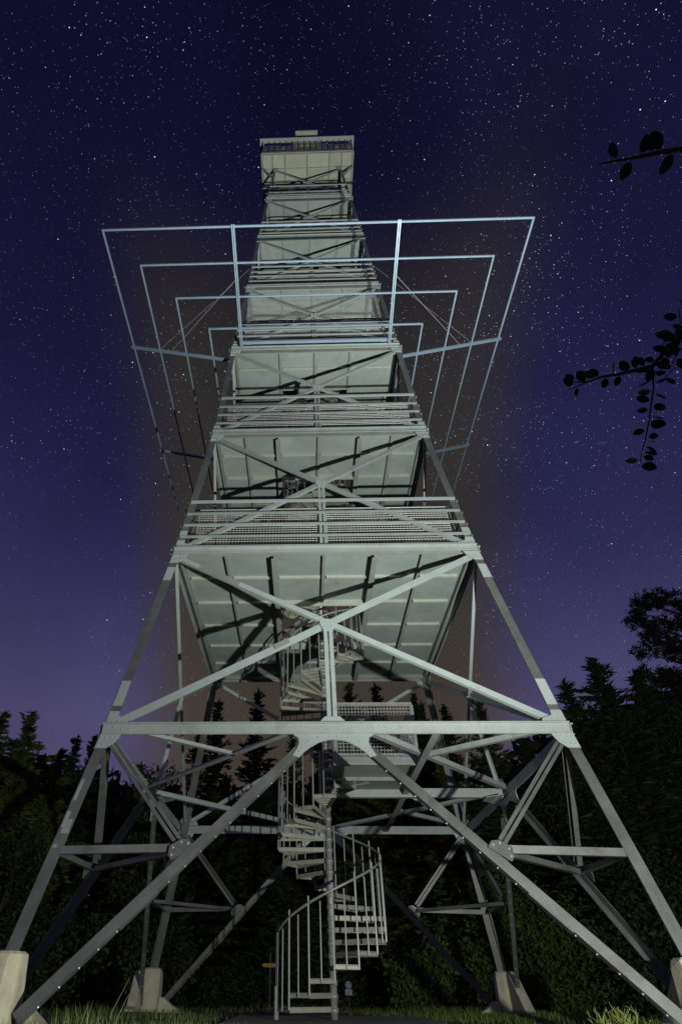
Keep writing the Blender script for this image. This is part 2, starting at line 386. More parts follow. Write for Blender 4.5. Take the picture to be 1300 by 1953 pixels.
# base: struts, arched gusset, secondary bracing
b = MB(); n0 = fn(0)
half = [(.54, 0), (.47, -.045), (.458, -.125), (.49, -.205), (.545, -.29), (.455, -.32), (.41, -.26), (.31, -.18), (.20, -.115), (.10, -.082), (0, -.075)]
zt = Z[1]-.083
poly = [fp(0, x, zt+dz, -.016) for x, dz in half]+[fp(0, -x, zt+dz, -.016) for x, dz in half[:-1][::-1]]
arch = b.prism(poly, n0*.014).mesh('arched_gusset', M['plate'])
rb = MB()
for sx in (-1, 1):
    for x, dz in ((.05, -.035), (.2, -.05), (.33, -.10), (.42, -.20), (.455, -.245), (.485, -.285)): rb.rivet(fp(0, sx*x, zt+dz, -.016), -n0, .015)
rbm = rb.mesh('rivet_group', M['rivet'])
for r in ROT:
    a = obj('arched_gusset', arch, tower, r); obj('rivet_group', rbm, a, kind='stuff')
for sx in (-1, 1):
    b = MB(); p0 = fp(0, sx*3.24, .14, 0); p1 = fp(0, sx*.47, zt-.21, 0); ax = (p1-p0).normalized()
    inpl = n0.cross(ax)
    if inpl.z < 0: inpl = -inpl
    b.angle(p0-inpl*.055, p1-inpl*.055, inpl, n0, .115, .085, .014)
    sm = b.mesh('base_strut', M['dark_zinc'])
    rb = MB()
    for k in range(16):
        p = p0.lerp(p1, .05+k*.058)-inpl*.055+n0*.05; rb.rivet(p, -inpl, .012)
    # cover plates spliced on the strut
    for t0, t1 in ((.29, .42),):
        q0, q1 = p0.lerp(p1, t0), p0.lerp(p1, t1)
        cb = MB().bar(q0-inpl*.061+n0*.045, q1-inpl*.061+n0*.045, .012, .075, n0)
        cm = cb.mesh('cover_strip', M['dark_zinc'])
    rm = rb.mesh('rivet_row', M['rivet'])
    for r in ROT:
        s = obj('base_strut', sm, tower, r); obj('rivet_row', rm, s, kind='stuff'); obj('cover_strip', cm, s)
    # node on the strut
    N_ = fp(0, sx*1.80, 1.69, 0)
    poly = [fp(0, sx*x, z, -.030) for x, z in ((1.70, 1.72), (1.75, 1.785), (1.84, 1.795), (1.97, 1.72), (1.975, 1.62), (1.93, 1.565))]
    if sx < 0: poly = poly[::-1]
    pm = MB().prism(poly, n0*.012).mesh('node_plate', M['dark_zinc']); rb = MB()
    for x, z in ((1.76, 1.745), (1.84, 1.76), (1.93, 1.70), (1.935, 1.62)): rb.rivet(fp(0, sx*x, z, -.030), -n0, .016)
    rm = rb.mesh('rivet_group', M['rivet'])
    for r in ROT:
        p = obj('node_plate', pm, tower, r); obj('rivet_group', rm, p, kind='stuff')
    a, c = fp(0, sx*3.30, 1.64, .024), fp(0, sx*1.95, 1.67, .024)
    each('tie_bar', MB().angle(a, c, (0, 0, 1), n0, .085, .07, .012).mesh('tie_bar', M['dark_zinc']))
    a, c = fp(0, sx*2.99, 3.05, .040), fp(0, sx*1.90, 1.80, .040); ax = (c-a).normalized(); ip = n0.cross(ax)
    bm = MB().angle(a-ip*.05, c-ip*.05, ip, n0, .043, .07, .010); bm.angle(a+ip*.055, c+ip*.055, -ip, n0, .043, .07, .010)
    each('corner_brace', bm.mesh('corner_brace', M['dark_zinc']))
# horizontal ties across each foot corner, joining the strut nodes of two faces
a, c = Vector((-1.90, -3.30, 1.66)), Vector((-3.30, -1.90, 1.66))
each('foot_tie', MB().angle(a, c, (0, 0, 1), (1, 1, 0), .065, .065, .010).mesh('foot_tie', M['dark_zinc']))

# X bracing with a centre post on every panel
def seg_center(i): 
    za, zb = Z[i]+.16, Z[i+1]-.14
    wa, wb = wz(za)-.19+.015*i, wz(zb)-.16+.012*i
    t = wa/(wa+wb); return za, zb, wa, wb, za+(zb-za)*t
for i in range(1, 8):
    za, zb, wa, wb, zx = seg_center(i); n = fn(i); wdt = .098-.006*i; fl = .062-.003*i
    for sx, off in ((1, .024), (-1, .042)):
        a = fp(i, sx*wa, za, off); c = fp(i, -sx*wb, zb, off); ax = (c-a).normalized(); ip = n.cross(ax)
        if ip.z < 0: ip = -ip
        m_ = MB().angle(a-ip*wdt/2, c-ip*wdt/2, ip, n, wdt, fl, .012).mesh('diagonal_brace', M['plate' if i == 1 else 'steel'])
        ds = each('diagonal_brace', m_)
        if i == 1 and sx == -1:
            for t0, t1, mm in ((.385, .425, 'joist'),):
                q0, q1 = a.lerp(c, t0), a.lerp(c, t1)
                pm = MB().bar(q0-n*.027, q1-n*.027, wdt*.96, .006, n).mesh('repair_patch', M[mm]); obj('repair_patch', pm, ds[0])
        if i == 1 and sx == 1:
            q0, q1 = a.lerp(c, .80), a.lerp(c, .93)
            pm = MB().bar(q0-n*.008, q1-n*.008, wdt*.96, .006, n).mesh('repair_patch', M['joist']); obj('repair_patch', pm, ds[0])
    g = .09
    pb = MB(); zlo = Z[i]+.10
    for s in (-1, 1):
        a, c = fp(i, s*.012, zlo, .060), fp(i, s*.012, zx-.03, .060)
        pb.angle(a, c, (s, 0, 0), n, .062-.0035*i, .055, .009)
    each('centre_post', pb.mesh('centre_post', M['plate' if i == 1 else 'steel']))
    h = .125-.009*i
    pl = [(-h*.6, -h*1.5), (h*.6, -h*1.5), (h*1.1, -h*.3), (h*1.1, h*.5), (-h*1.1, h*.5), (-h*1.1, -h*.3)]
    pm = MB().prism([fp(i, x, zx+z, .014) for x, z in pl], n*.008).mesh('centre_plate', M['plate'])
    rb = MB()
    for x, z in ((-.5, -.9), (.5, -.9), (-.5, -.2), (.5, -.2)): rb.rivet(fp(i, x*h, zx+z*h, .014), -n, .012)
    rm = rb.mesh('rivet_group', M['rivet'])
    for p in each('centre_plate', pm): obj('rivet_group', rm, p, kind='stuff')
    if i == 1:
        pl = [(-.20, 0), (.20, 0), (.10, .10), (-.10, .10)]
        each('foot_plate', MB().prism([fp(1, x, Z[1]+.104+z, .03) for x, z in pl], n*.01).mesh('foot_plate', M['plate']))

# level 1 horizontal bracing
def plan(name, a, c, w=.085, h=.08, z=Z[1]-.02):
    return obj(name, MB().angle((*a, z), (*c, z), (0, 0, 1), Vector((-(c[1]-a[1]), c[0]-a[0], 0)), h, w, .012).mesh(name, M['steel']), tower)
for sx in (-1, 1):
    plan('plan_brace', (sx*.45, -3.10), (sx*3.08, -.28)); plan('plan_brace', (sx*3.08, .10), (sx*.12, 3.10))
plan('floor_beam', (1.43, -3.08), (1.43, 3.08), .10, .13, Z[1]-.05); plan('floor_beam', (.08, .0), (3.09, .0), .10, .15, Z[1]-.09)
plan('wind_brace', (1.46, -2.05), (2.78, -3.08), .07, .07); plan('wind_brace', (1.50, 1.45), (3.0, 2.72), .07, .07)
plan('wind_brace', (-1.46, -2.05), (-2.78, -3.08), .07, .07)
# side mid plates at level 1
for sx in (-1, 1):
    pm = MB().prism([(sx*(3.0), y, Z[1]-.13) for y in (-.34, -.08, .16, .30)]+[(sx*2.74, .1, Z[1]-.13), (sx*2.74, -.14, Z[1]-.13)], (0, 0, .012)).mesh('node_plate', M['plate'])
    p = obj('node_plate', pm, tower)
    rb = MB()
    for y in (-.26, -.16, -.06, .06, .18): rb.rivet((sx*2.93, y, Z[1]-.13), (0, 0, -1), .016)
    obj('rivet_group', rb.mesh('rivet_group', M['rivet']), p, kind='stuff')

# landing at level 1 beside the stair
land = obj('landing', MB().box(.06, -1.66, 3.17, 1.40, -1.60, 3.30).box(.06, .10, 3.17, 1.40, .16, 3.30).box(1.34, -1.597, 3.171, 1.40, .097, 3.299).mesh('landing', M['galv']), tower)
obj('floor_panel', MB().box(.062, -1.598, 3.24, 1.338, -.752, 3.26).mesh('floor_panel', M['deck']), land)
obj('floor_panel', MB().box(.062, -.748, 3.24, 1.338, .098, 3.26).mesh('floor_panel', M['deck']), land)
obj('joist', MB().box(.064, -.775, 3.18, 1.336, -.725, 3.238).mesh('joist', M['galv']), land)

def mesh_wires(b, P, U, V, w, h, step, r):       # square wire grid: origin P, unit axes U, V
    n = U.cross(V).normalized(); nu, nv = max(1, int(w/step)), max(1, int(h/step))
    def wire(a, c, side, off):
        s = side*r; o = n*off
        q = [a-s+o, a+o+n*r*1.4, a+s+o, c-s+o, c+o+n*r*1.4, c+s+o]
        b.add(q, [(0, 1, 4, 3), (1, 2, 5, 4), (2, 0, 3, 5)])
    for k in range(nu+1): x = w*k/nu; wire(P+U*x, P+U*x+V*h, U, 0)
    for k in range(nv+1): y = h*k/nv; wire(P+V*y, P+V*y+U*w, V, r*1.5)
    return b
def rail_panel(parent, a, c, z0, h, step=.052, r=.0045):
    a, c = Vector((*a, 0)), Vector((*c, 0)); U = (c-a); w = U.length; U.normalize(); V = Vector((0, 0, 1))
    A = Vector((a.x, a.y, z0))
    f = MB(); nn = U.cross(V)
    f.bar(A+V*h, A+V*h+U*w, .05, .045); f.bar(A+V*.03, A+V*.03+U*w, .03, .03)
    for t in (0, w): f.bar(A+U*t, A+U*t+V*(h-.0226), .045, .045, U)
    ro = obj('guard_rail', f.mesh('guard_rail', M['galv']), parent)
    obj('wire_mesh', mesh_wires(MB(), A+U*.03+V*.05, U, V, w-.06, h-.08, step, r).mesh('wire_mesh', M['wire']), ro, kind='stuff')
rail_panel(tower, (.10, -1.63), (1.37, -1.63), 3.303, .86)
rail_panel(tower, (1.37, -1.57), (1.37, .07), 3.303, .86)

# platforms
XL = {2: [-1.75, -.89, 0, .89, 1.75], 3: [-1.6, -.89, 0, .89, 1.6]}
YL = {2: [-1.80, -.92, 0, .92, 1.80], 3: [-1.64, -.92, 0, .92, 1.64], 4: [-1.55, -.92, 0, .92, 1.55], 5: [-.92, 0, .92]}
OP = .89
def platform(i, w, z, xl, yl, mp, hole=True, extra=0):
    e = w-.07
    fr = MB()
    for s in (-1, 1):
        fr.box(-e, s*e-(.03 if s > 0 else 0), z-.07, e, s*e+(.03 if s < 0 else 0), z+.06)
        fr.box(s*e-(.03 if s > 0 else 0), -e+.032, z-.069, s*e+(.03 if s < 0 else 0), e-.032, z+.059)
    pf = obj('platform', fr.mesh('platform', M['joist']), tower)
    xs = [-e+.034]+list(xl)+[e-.034]; ys = [-e+.034]+list(yl)+[e-.034]
    for a in range(len(xs)-1):
        for c in range(len(ys)-1):
            xm, ym = (xs[a]+xs[a+1])/2, (ys[c]+ys[c+1])/2
            if hole and abs(xm) < .9 and abs(ym) < .93: continue
            dz = rng.uniform(-.004, .004)
            obj('floor_panel', MB().box(xs[a]+.004, ys[c]+.004, z+.035+dz, xs[a+1]-.004, ys[c+1]-.004, z+.055+dz).mesh('floor_panel', mp), pf)
    for x in xl:
        big = abs(abs(x)-.89) < .03 and i < 4
        hw, h = (.05, .17) if big else (.027, .085)
        spans = [(-e+.04, e-.04)] if (abs(x) > .5 or not hole) else [(-e+.04, -.945), (.945, e-.04)]
        for y0, y1 in spans:
            bm = MB()
            bm.box(x-hw, y0, z+.0365-h, x+hw, y1, z+.0365-h+.014)
            bm.box(x-.008, y0+.001, z+.0365-h+.0145, x+.008, y1-.001, z+.04)
            obj('joist', bm.mesh('joist', M['joist']), pf)
    for y in yl:
        segs = [(xs[a]+.06, xs[a+1]-.06) for a in range(len(xs)-1)]
        for x0, x1 in segs:
            if hole and abs((x0+x1)/2) < .9 and abs(y) < .5: continue
            obj('cross_angle', MB().angle((x0, y, z-.018), (x1, y, z-.018), (0, 0, 1), (0, 1, 0), .052, .045, .007).mesh('cross_angle', M['rim']), pf)
    if hole:
        for s in (-1, 1):
            obj('hatch_trim', MB().box(-OP+.03, s*.92-.012, z-.10, OP-.03, s*.92+.012, z+.06).mesh('hatch_trim', M['rim']), pf)
    return pf
for i in range(2, 8):
    xl = XL.get(i, [-.90, 0, .90]); yl = YL.get(i, YL[5] if i > 4 else None)
    platform(i, W[i], Z[i]+.02, xl, yl, M['deck'])

# railings with wire mesh on platforms 2..7
def railing(i):
    n = fn(i); b0 = MB(); hs = (.30, .60, .90, 1.22)
    for k, h in enumerate(hs):
        z = Z[i]+.02+h; w = wz(z)-.03
        a, c = fp(i, -w, z, -.034), fp(i, w, z, -.034)
        rm = MB().angle(a, c, (0, 0, 1), n, .042 if k < 3 else .058, .028, .007).mesh('rail', M['plate' if k == 3 else 'steel'])
        yield rm
for i in range(2, 8):
    rails = list(railing(i))
    za, zb = Z[i]+.13, Z[i]+1.20
    fr = MB(); mw = MB(); n = fn(i); V = (fp(i, 0, zb)-fp(i, 0, za)).normalized(); hh = (zb-za)/V.z
    for s in (-1, 1):
        wa = wz(zb)-.20
        x0, x1 = (-wa, -.075) if s < 0 else (.075, wa)
        P = fp(i, x0, za, .135)
        fr.bar(P, P+Vector((x1-x0, 0, 0)), .012, .03, V); fr.bar(P+V*hh, P+V*hh+Vector((x1-x0, 0, 0)), .012, .03, V)
        for x in (x0, x1): fr.bar(fp(i, x, za, .135)+V*.016, fp(i, x, za, .135)+V*(hh-.016), .012, .03, Vector((1, 0, 0)))
        mesh_wires(mw, P, Vector((1, 0, 0)), V, x1-x0, hh, .056, .0042)
    fm, wm = fr.mesh('mesh_frame', M['galv']), mw.mesh('wire_mesh', M['wire'])
    for r in ROT:
        top = obj('railing', rails[3], tower, r)
        for k in range(3): obj('rail', rails[k], top)
        obj('mesh_frame', fm, top); obj('wire_mesh', wm, top, kind='stuff')
# tall wire screen above the fourth platform
n = fn(4); V = (fp(4, 0, 15.)-fp(4, 0, 14.)).normalized(); mw = MB()
P = fp(4, -1.84, Z[4]+1.27, .13); mesh_wires(mw, P, Vector((1, 0, 0)), V, 3.68, 2.02, .066, .0032)
each('wire_screen', mw.mesh('wire_screen', M['wire']), kind='stuff')

# safety frame: four square rings on outriggers around the fourth level
RR = [2.6476, 3.3701, 4.0954, 4.8242]; SL = .249
def rz(r): return Z[4]+SL*(r-W[4])+.03
sf = obj('safety_frame', MB().box(-1.90, -W[4]-.16, Z[4]+.1, 1.90, -W[4]-.085, Z[4]+.16).mesh('safety_frame', M['frame']), tower)
for k, r in enumerate(RR):
    z = rz(r)
    for q in range(4):
        s = .036 if k < 3 else .040
        a, c = Vector((-r, -r, z)), Vector((r-s, -r, z))
        obj('ring_bar', MB().bar(a-Vector((s/2, 0, 0)), c+Vector((s/2, 0, 0)), s, s).mesh('ring_bar', M['frame']), sf, ROT[q])
for q in range(4):
    for x in (-1.86, 1.86):
        b = MB()
        for dx in (-.022, .022):
            b.bar((x+dx, -W[4]-.09, rz(W[4])-.05), (x+dx, -RR[3]-.06, rz(RR[3]+.06)-.05), .025, .055)
        obj('outrigger', b.mesh('outrigger', M['frame']), sf, ROT[q])
        obj('stay_wire', MB().tube([(x, -4.10, rz(4.1)-.02), (x*.965, -1.86, 18.3)], .0045, 4).mesh('stay_wire', M['wire']), sf, ROT[q])
    obj('stay_wire', MB().tube([(-1.9, -3.75, rz(3.75)-.04), (-3.75, -1.9, rz(3.75)-.04)], .0045, 4).mesh('stay_wire', M['wire']), sf, ROT[q])

# spiral stair: one part per flight, the column is the parent mesh
RS, RC = .84, .054
def wedge(a0, a1, r0, r1, z, t):
    p = [(r0*math.cos(a0), r0*math.sin(a0), z), (r1*math.cos(a0), r1*math.sin(a0), z),
         (r1*math.cos((a0+a1)/2)*1.006, r1*math.sin((a0+a1)/2)*1.006, z),
         (r1*math.cos(a1), r1*math.sin(a1), z), (r0*math.cos(a1), r0*math.sin(a1), z)]
    return p
tread_mesh = None
STEP = R(24.5)
def build_tread():
    b = MB(); a0, a1 = -R(13.4), R(13.4)
    b.prism(wedge(a0, a1, RC-.01, RS, -.008, 0), (0, 0, .008))
    for a, hgt in ((a0, .055), (a1, .055)):
        d = Vector((math.cos(a), math.sin(a), 0)); side = Vector((-math.sin(a), math.cos(a), 0))*(.006 if a == a0 else -.006)
        b.bar(d*RC*.9+side+Vector((0, 0, -.036)), d*(RS+.004)+side+Vector((0, 0, -.036)), .010, hgt)
    d0, d1 = [Vector((math.cos(a), math.sin(a), 0))*RS for a in (a0, a1)]
    b.bar(d0+Vector((0, 0, -.034)), d1+Vector((0, 0, -.034)), .012, .045)
    for k in range(4):
        r = .25+.15*k; b.bar((r*math.cos(a0), r*math.sin(a0), -.022), (r*math.cos(a1), r*math.sin(a1), -.022), .007, .022)
    return b.mesh('tread', M['tread'])
tread_mesh = build_tread()
def flight(z0, z1, a0, n, bal=True, first_post=False):
    rise = (z1-z0)/n
    col = MB().tube([(0, 0, z0-.0), (0, 0, z1-.003)], RC, 14)
    for k in range(1, n+1):
        col.tube([(0, 0, z0+rise*k-.075), (0, 0, z0+rise*k-.012)], RC+.012, 14)
    st = obj('spiral_staircase', col.mesh('spiral_staircase', M['galv'], True), tower)
    bm = MB().tube([(0, 0, -rise-.03), (0, 0, 1.0)], .0145, 6).mesh('baluster', M['galv'])
    bm2 = MB().tube([(0, 0, -.05), (0, 0, .93)], .0105, 6).mesh('baluster', M['galv'])
    hr = []
    for k in range(1, n+1):
        a = a0+STEP*k; z = z0+rise*k
        o = obj('tread', tread_mesh, st, a, (0, 0, z))
        if bal:
            aa = a-STEP*.5
            obj('baluster', bm, st, 0, ((RS+.012)*math.cos(aa), (RS+.012)*math.sin(aa), z))
            aa = a
            obj('baluster', bm2, st, 0, ((RS+.008)*math.cos(aa), (RS+.008)*math.sin(aa), z))
    for k in range(8*n+1):
        t = k/(8*n); a = a0+STEP*(.53+t*(n-.5)); hr.append(((RS+.012)*math.cos(a), (RS+.012)*math.sin(a), z0+rise*(.53+t*(n-.5))+.985))
    if bal: obj('handrail', MB().tube(hr, .020, 6).mesh('handrail', M['galv'], True), st)
    return st
D = math.pi/180
st0 = flight(0.02, 3.28, 183.75*D, 20)
# newel post of the first flight, standing on the ground
obj('newel_post', MB().tube([(-.84, -.20, .0), (-.84, -.20, .42)], .032, 10).tube([(-.84, -.20, .40), (-.84, -.20, 1.15)], .014, 8).mesh('newel_post', M['galv']), st0)
flight(3.28, Z[2]+.08, 677.75*D, 21)
a = 677.75+21*24.5
for i in range(2, 7):
    # quarter landing inside the hatch where the flight arrives
    zz = Z[i]+.06
    w_ = MB().prism(wedge((a-8)*D, (a+48)*D, RC, .87, zz, 0), (0, 0, .012))
    obj('quarter_landing', w_.mesh('quarter_landing', M['tread']), tower)
    a += 55
    nn = 21
    flight(Z[i]+.08, Z[i+1]+.08, a*D, nn, True)
    a += nn*24.5
# guard mesh round the stair hatch
for i in (2, 3):
    z = Z[i]+.08
    rail_panel(tower, (0.05, -.95), (.95, -.95), z, 1.0); rail_panel(tower, (.95, -.90), (.95, .90), z, 1.0)

# top cabin: overhanging viewing deck
ZC, WC = 27.336, 1.84
cab = platform(9, WC+.07, ZC-.02, [-1.40, -.90, 0, .90, 1.40], [-1.30, -.86, .0, .86, 1.30], M['cream'], False)
cab.name = 'viewing_deck'
fas = MB()
for s in (-1, 1):
    fas.box(-WC, s*(WC+.003)-(.0 if s > 0 else .03), ZC-.04, WC, s*(WC+.003)+(.03 if s > 0 else 0), ZC+.10)
    fas.box(s*(WC+.003)-(.0 if s > 0 else .03), -WC, ZC-.041, s*(WC+.003)+(.03 if s > 0 else 0), WC, ZC+.099)
obj('fascia', fas.mesh('fascia', M['steel']), cab)
kb = MB()
for sx in (-1, 1):
    for y in (-1.0, 1.0):
        kb.bar((sx*1.36, y*1.36, ZC-1.15), (sx*1.82, y*1.36, ZC-.12), .06, .06)
obj('knee_brace', kb.mesh('knee_brace', M['steel']), cab)
HW = WC+.11
tr = MB()
for s in (-1, 1):
    tr.box(-HW, s*HW-(.17 if s > 0 else 0), ZC+1.30, HW, s*HW+(0 if s > 0 else .17), ZC+1.345)
    tr.box(s*HW-(.17 if s > 0 else 0), -HW+.171, ZC+1.301, s*HW+(0 if s > 0 else .17), HW-.171, ZC+1.344)
obj('parapet_rail', tr.mesh('parapet_rail', M['steel']), cab)
pm_ = MB().box(-.018, -.018, ZC+.104, .018, .018, ZC+1.298).mesh('parapet_post', M['dark'])
for q in range(4):
    for k in range(15):
        x = -WC+.02+(2*WC-.04)*k/15
        p = Matrix.Rotation(ROT[q], 3, 'Z') @ Vector((x, -WC+.02, 0))
        obj('parapet_post', pm_, cab, ROT[q], p)
    for k in range(15):
        x0 = -WC+.045+(2*WC-.04)*k/15; x1 = x0+(2*WC-.04)/15-.05
        if 5 <= k <= 9 and q == 0:
            b = MB(); mesh_wires(b, Vector((x0, -WC+.03, ZC+.2)), Vector((1, 0, 0)), Vector((0, 0, 1)), x1-x0, 1.0, .08, .006)
            obj('wire_mesh', b.mesh('wire_mesh', M['pole']), cab, kind='stuff')
        else:
            z0 = ZC+rng.uniform(.30, .50); z1 = ZC+rng.uniform(.82, .95)
            obj('parapet_panel', MB().box(x0, -WC+.03, z0, x1, -WC+.045, z1).mesh('parapet_panel', M['teal' if rng.random() < .45 else ('rose' if rng.random() < .62 else 'joist')]), cab, ROT[q])
# small canopy standing above the front parapet
cz = ZC+2.30
bx = obj('canopy', MB().box(-.47, -1.87, cz, .47, -1.80, cz+.09).box(-.47, -.87, cz, .47, -.80, cz+.09).box(-.47, -1.799, cz+.001, -.40, -.871, cz+.089).box(.40, -1.799, cz+.001, .47, -.871, cz+.089).mesh('canopy', M['steel']), cab)
sp = mat('speckled_panel', (.36, .39, .27), .6, 0, .55, 16, (.6, .62, .48), 9, .7)
obj('canopy_panel', MB().box(-.398, -1.798, cz+.03, .398, -.872, cz+.05).mesh('canopy_panel', sp), bx)
for x in (-.43, .43):
    for y in (-1.72, -.85): obj('canopy_post', MB().bar((x, y, ZC+.06), (x, y, cz-.003), .04, .04, (1, 0, 0)).mesh('canopy_post', M['galv']), bx)

# small worn marks on the front legs
def leg_patch(x0, x1, z0, z1, sx, m, par):
    x0, x1 = x0*.66, x1*.66
    poly = []
    for dx, z in ((x0, z0), (x1, z0), (x1, z1), (x0, z1)):
        poly.append(fp(0, sx*(wz(z)-dx), z, -.0025))
    if sx < 0: poly = poly[::-1]
    obj('paint_patch', MB().prism(poly, fn(0)*.0018).mesh('paint_patch', m), par)
for x0, x1, z0, z1 in ((.02, .085, 2.25, 2.52), (.015, .09, 2.02, 2.12), (.02, .19, 1.93, 2.02), (.06, .2, 1.86, 1.925), (.03, .1, 1.70, 1.74)):
    leg_patch(x0, x1, z0, z1, -1, M['patch'], legs[0])
for x0, x1, z0, z1 in ((.03, .19, 2.28, 2.44), (.02, .2, 1.93, 2.0)):
    leg_patch(x0, x1, z0, z1, 1, M['patch'], legs[1])
# scribbled marks: a crossed stroke, a ring and a curve
gb = MB()
def stroke(pts):
    q = [fp(0, wz(z)-dx*.66, z, -.002) for dx, z in pts]
    for a, c in zip(q[:-1], q[1:]): gb.bar(a, c, .007, .002, fn(0))
stroke([(.11, 1.36), (.12, 1.30), (.10, 1.20), (.11, 1.13)]); stroke([(.07, 1.30), (.16, 1.28)]); stroke([(.09, 1.22), (.13, 1.20)])
stroke([(.10+.028*math.cos(t), 1.02+.06*math.sin(t)) for t in [k*math.pi/6 for k in range(13)]])
stroke([(.06, .93), (.10, .95), (.13, .93), (.14, .89)])
obj('scribble', gb.mesh('scribble', mat('faded_marker', (.085, .085, .085), .6, 0, .5, 30)), legs[1] if False else tower)

# ------------------------------------------------------------------ concrete piers
def pier(sx, sy, label):
    t = thing('concrete_pier', label, 'concrete pier', (0, 0, 0), 'concrete piers under the tower legs')
    cx, cy = sx*3.52, sy*3.52
    b = MB(); prof = [(-.15, .225, .25), (.30, .215, .235), (.60, .20, .205), (.665, .185, .185), (.69, .155, .155)]; vs = []; fs = []
    n = 8
    for z, hx, hy in prof:
        c = .52*min(hx, hy)
        ring = [(hx-c, -hy), (hx, -hy+c), (hx, hy-c), (hx-c, hy), (-hx+c, hy), (-hx, hy-c), (-hx, -hy+c), (-hx+c, -hy)]
        vs += [(cx+x-sx*.06*0+rng.uniform(-.008, .008), cy+y+rng.uniform(-.008, .008), z) for x, y in ring]
    for i in range(len(prof)-1): fs += [(i*n+j, i*n+(j+1) % n, (i+1)*n+(j+1) % n, (i+1)*n+j) for j in range(n)]
    fs += [tuple(range(n-1, -1, -1)), tuple(range((len(prof)-1)*n, len(prof)*n))]
    obj('pier_block', b.add(vs, fs).mesh('pier_block', M['concrete']), t)
    # sloping buttress carrying the strut feet on both faces
    BL_ = .95 if sx < 0 else 1.30
    for ax in (0, 1):
        def P(d, s, z):
            return (cx-sx*d, cy+s-sy*.10, z) if ax == 0 else (cx+sx*.02+s, cy-sy*d, z)
        poly = ([P(.22, -.09, -.12), P(.62, -.09, -.12), P(.60, -.09, .05), P(.50, -.09, .09), P(.32, -.09, .22), P(.24, -.09, .22)] if ax == 0 else
                    [P(.24, -.05, -.12), P(BL_, -.05, -.12), P(BL_-.02, -.05, .05), P(BL_-.22, -.05, .09), P(.40, -.05, .62), P(.34, -.05, .64)])
        nrm = Vector((0, .20, 0)) if ax == 0 else Vector((.17*sx, 0, 0))
        obj('buttress', MB().prism(poly, nrm).mesh('buttress', M['concrete']), t)
    return t
pier(-1, -1, 'brightly lit concrete pier at the left edge under the near left tower leg')
pier(1, -1, 'brightly lit concrete pier at the right edge under the near right tower leg')
pier(-1, 1, 'dim concrete pier under the far left tower leg, behind tall grass')
pier(1, 1, 'concrete pier with sloping buttress under the far right tower leg')

# ------------------------------------------------------------------ ground
def gz(x, y):
    d = math.hypot(x, y*1.0)
    g = -.085*max(0, d-6.5) if y > -2 else 0
    g = max(g, -4.5)
    return g+.025*math.sin(x*1.7+y*.6)+.02*math.sin(y*2.3-x*.8)
nx, ny = 100, 100
xs = np.concatenate([np.linspace(-420, -24, 18), np.linspace(-22, 22, 64), np.linspace(24, 420, 18)])
ys = np.concatenate([np.linspace(-120, -16, 10), np.linspace(-15, 24, 66), np.linspace(26, 620, 24)])
V = [(x, y, gz(x, y)-.02) for y in ys for x in xs]; F = []
for j in range(len(ys)-1):
    for i in range(len(xs)-1): F.append((j*len(xs)+i, j*len(xs)+i+1, (j+1)*len(xs)+i+1, (j+1)*len(xs)+i))
g = obj('ground', np_mesh('ground', V, F, M['soil'])); g['kind'] = 'structure'; g['label'] = 'dark gravelly ground with patches of grass under the tower'
# paved slab round the foot of the stair
sl = MB().prism([(-1.5, -1.5, .0), (1.5, -1.5, .0), (1.5, 1.4, .0), (-1.5, 1.4, .0)], (0, 0, .035)).mesh('pavement', mat('old_concrete_slab', (.17, .165, .13), .9, 0, .35, 6, (.06, .08, .03), 2.5, .8, .6, 30))
o = obj('pavement', sl); o['kind'] = 'structure'; o['label'] = 'small concrete slab at the foot of the spiral stair'

# ------------------------------------------------------------------ vegetation helpers
def quads(P, A, B):                              # rhombus leaves: centre P, half axes A (long), B (wide)
    n = len(P); V = np.empty((n, 4, 3)); V[:, 0] = P-A; V[:, 1] = P+B-A*.1; V[:, 2] = P+A; V[:, 3] = P-B-A*.1
    return V.reshape(-1, 3), np.arange(n*4).reshape(n, 4)
def unit(a): return a/np.maximum(np.linalg.norm(a, axis=1, keepdims=True), 1e-9)
def leaves(P, r, size, aspect, bias=None, jitter=1.):
    n = len(P); A = r.normal(size=(n, 3))*jitter
    if bias is not None: A = A*.55+bias
    A = unit(A); B = unit(np.cross(A, r.normal(size=(n, 3))))
    s = size*(.6+.8*r.random((n, 1)))
    return quads(P, A*s, B*s*aspect)
def joinVF(L):
    V = []; F = []; o = 0
    for v, f in L: V.append(v); F.append(f+o); o += len(v)
    return np.concatenate(V), np.concatenate(F)

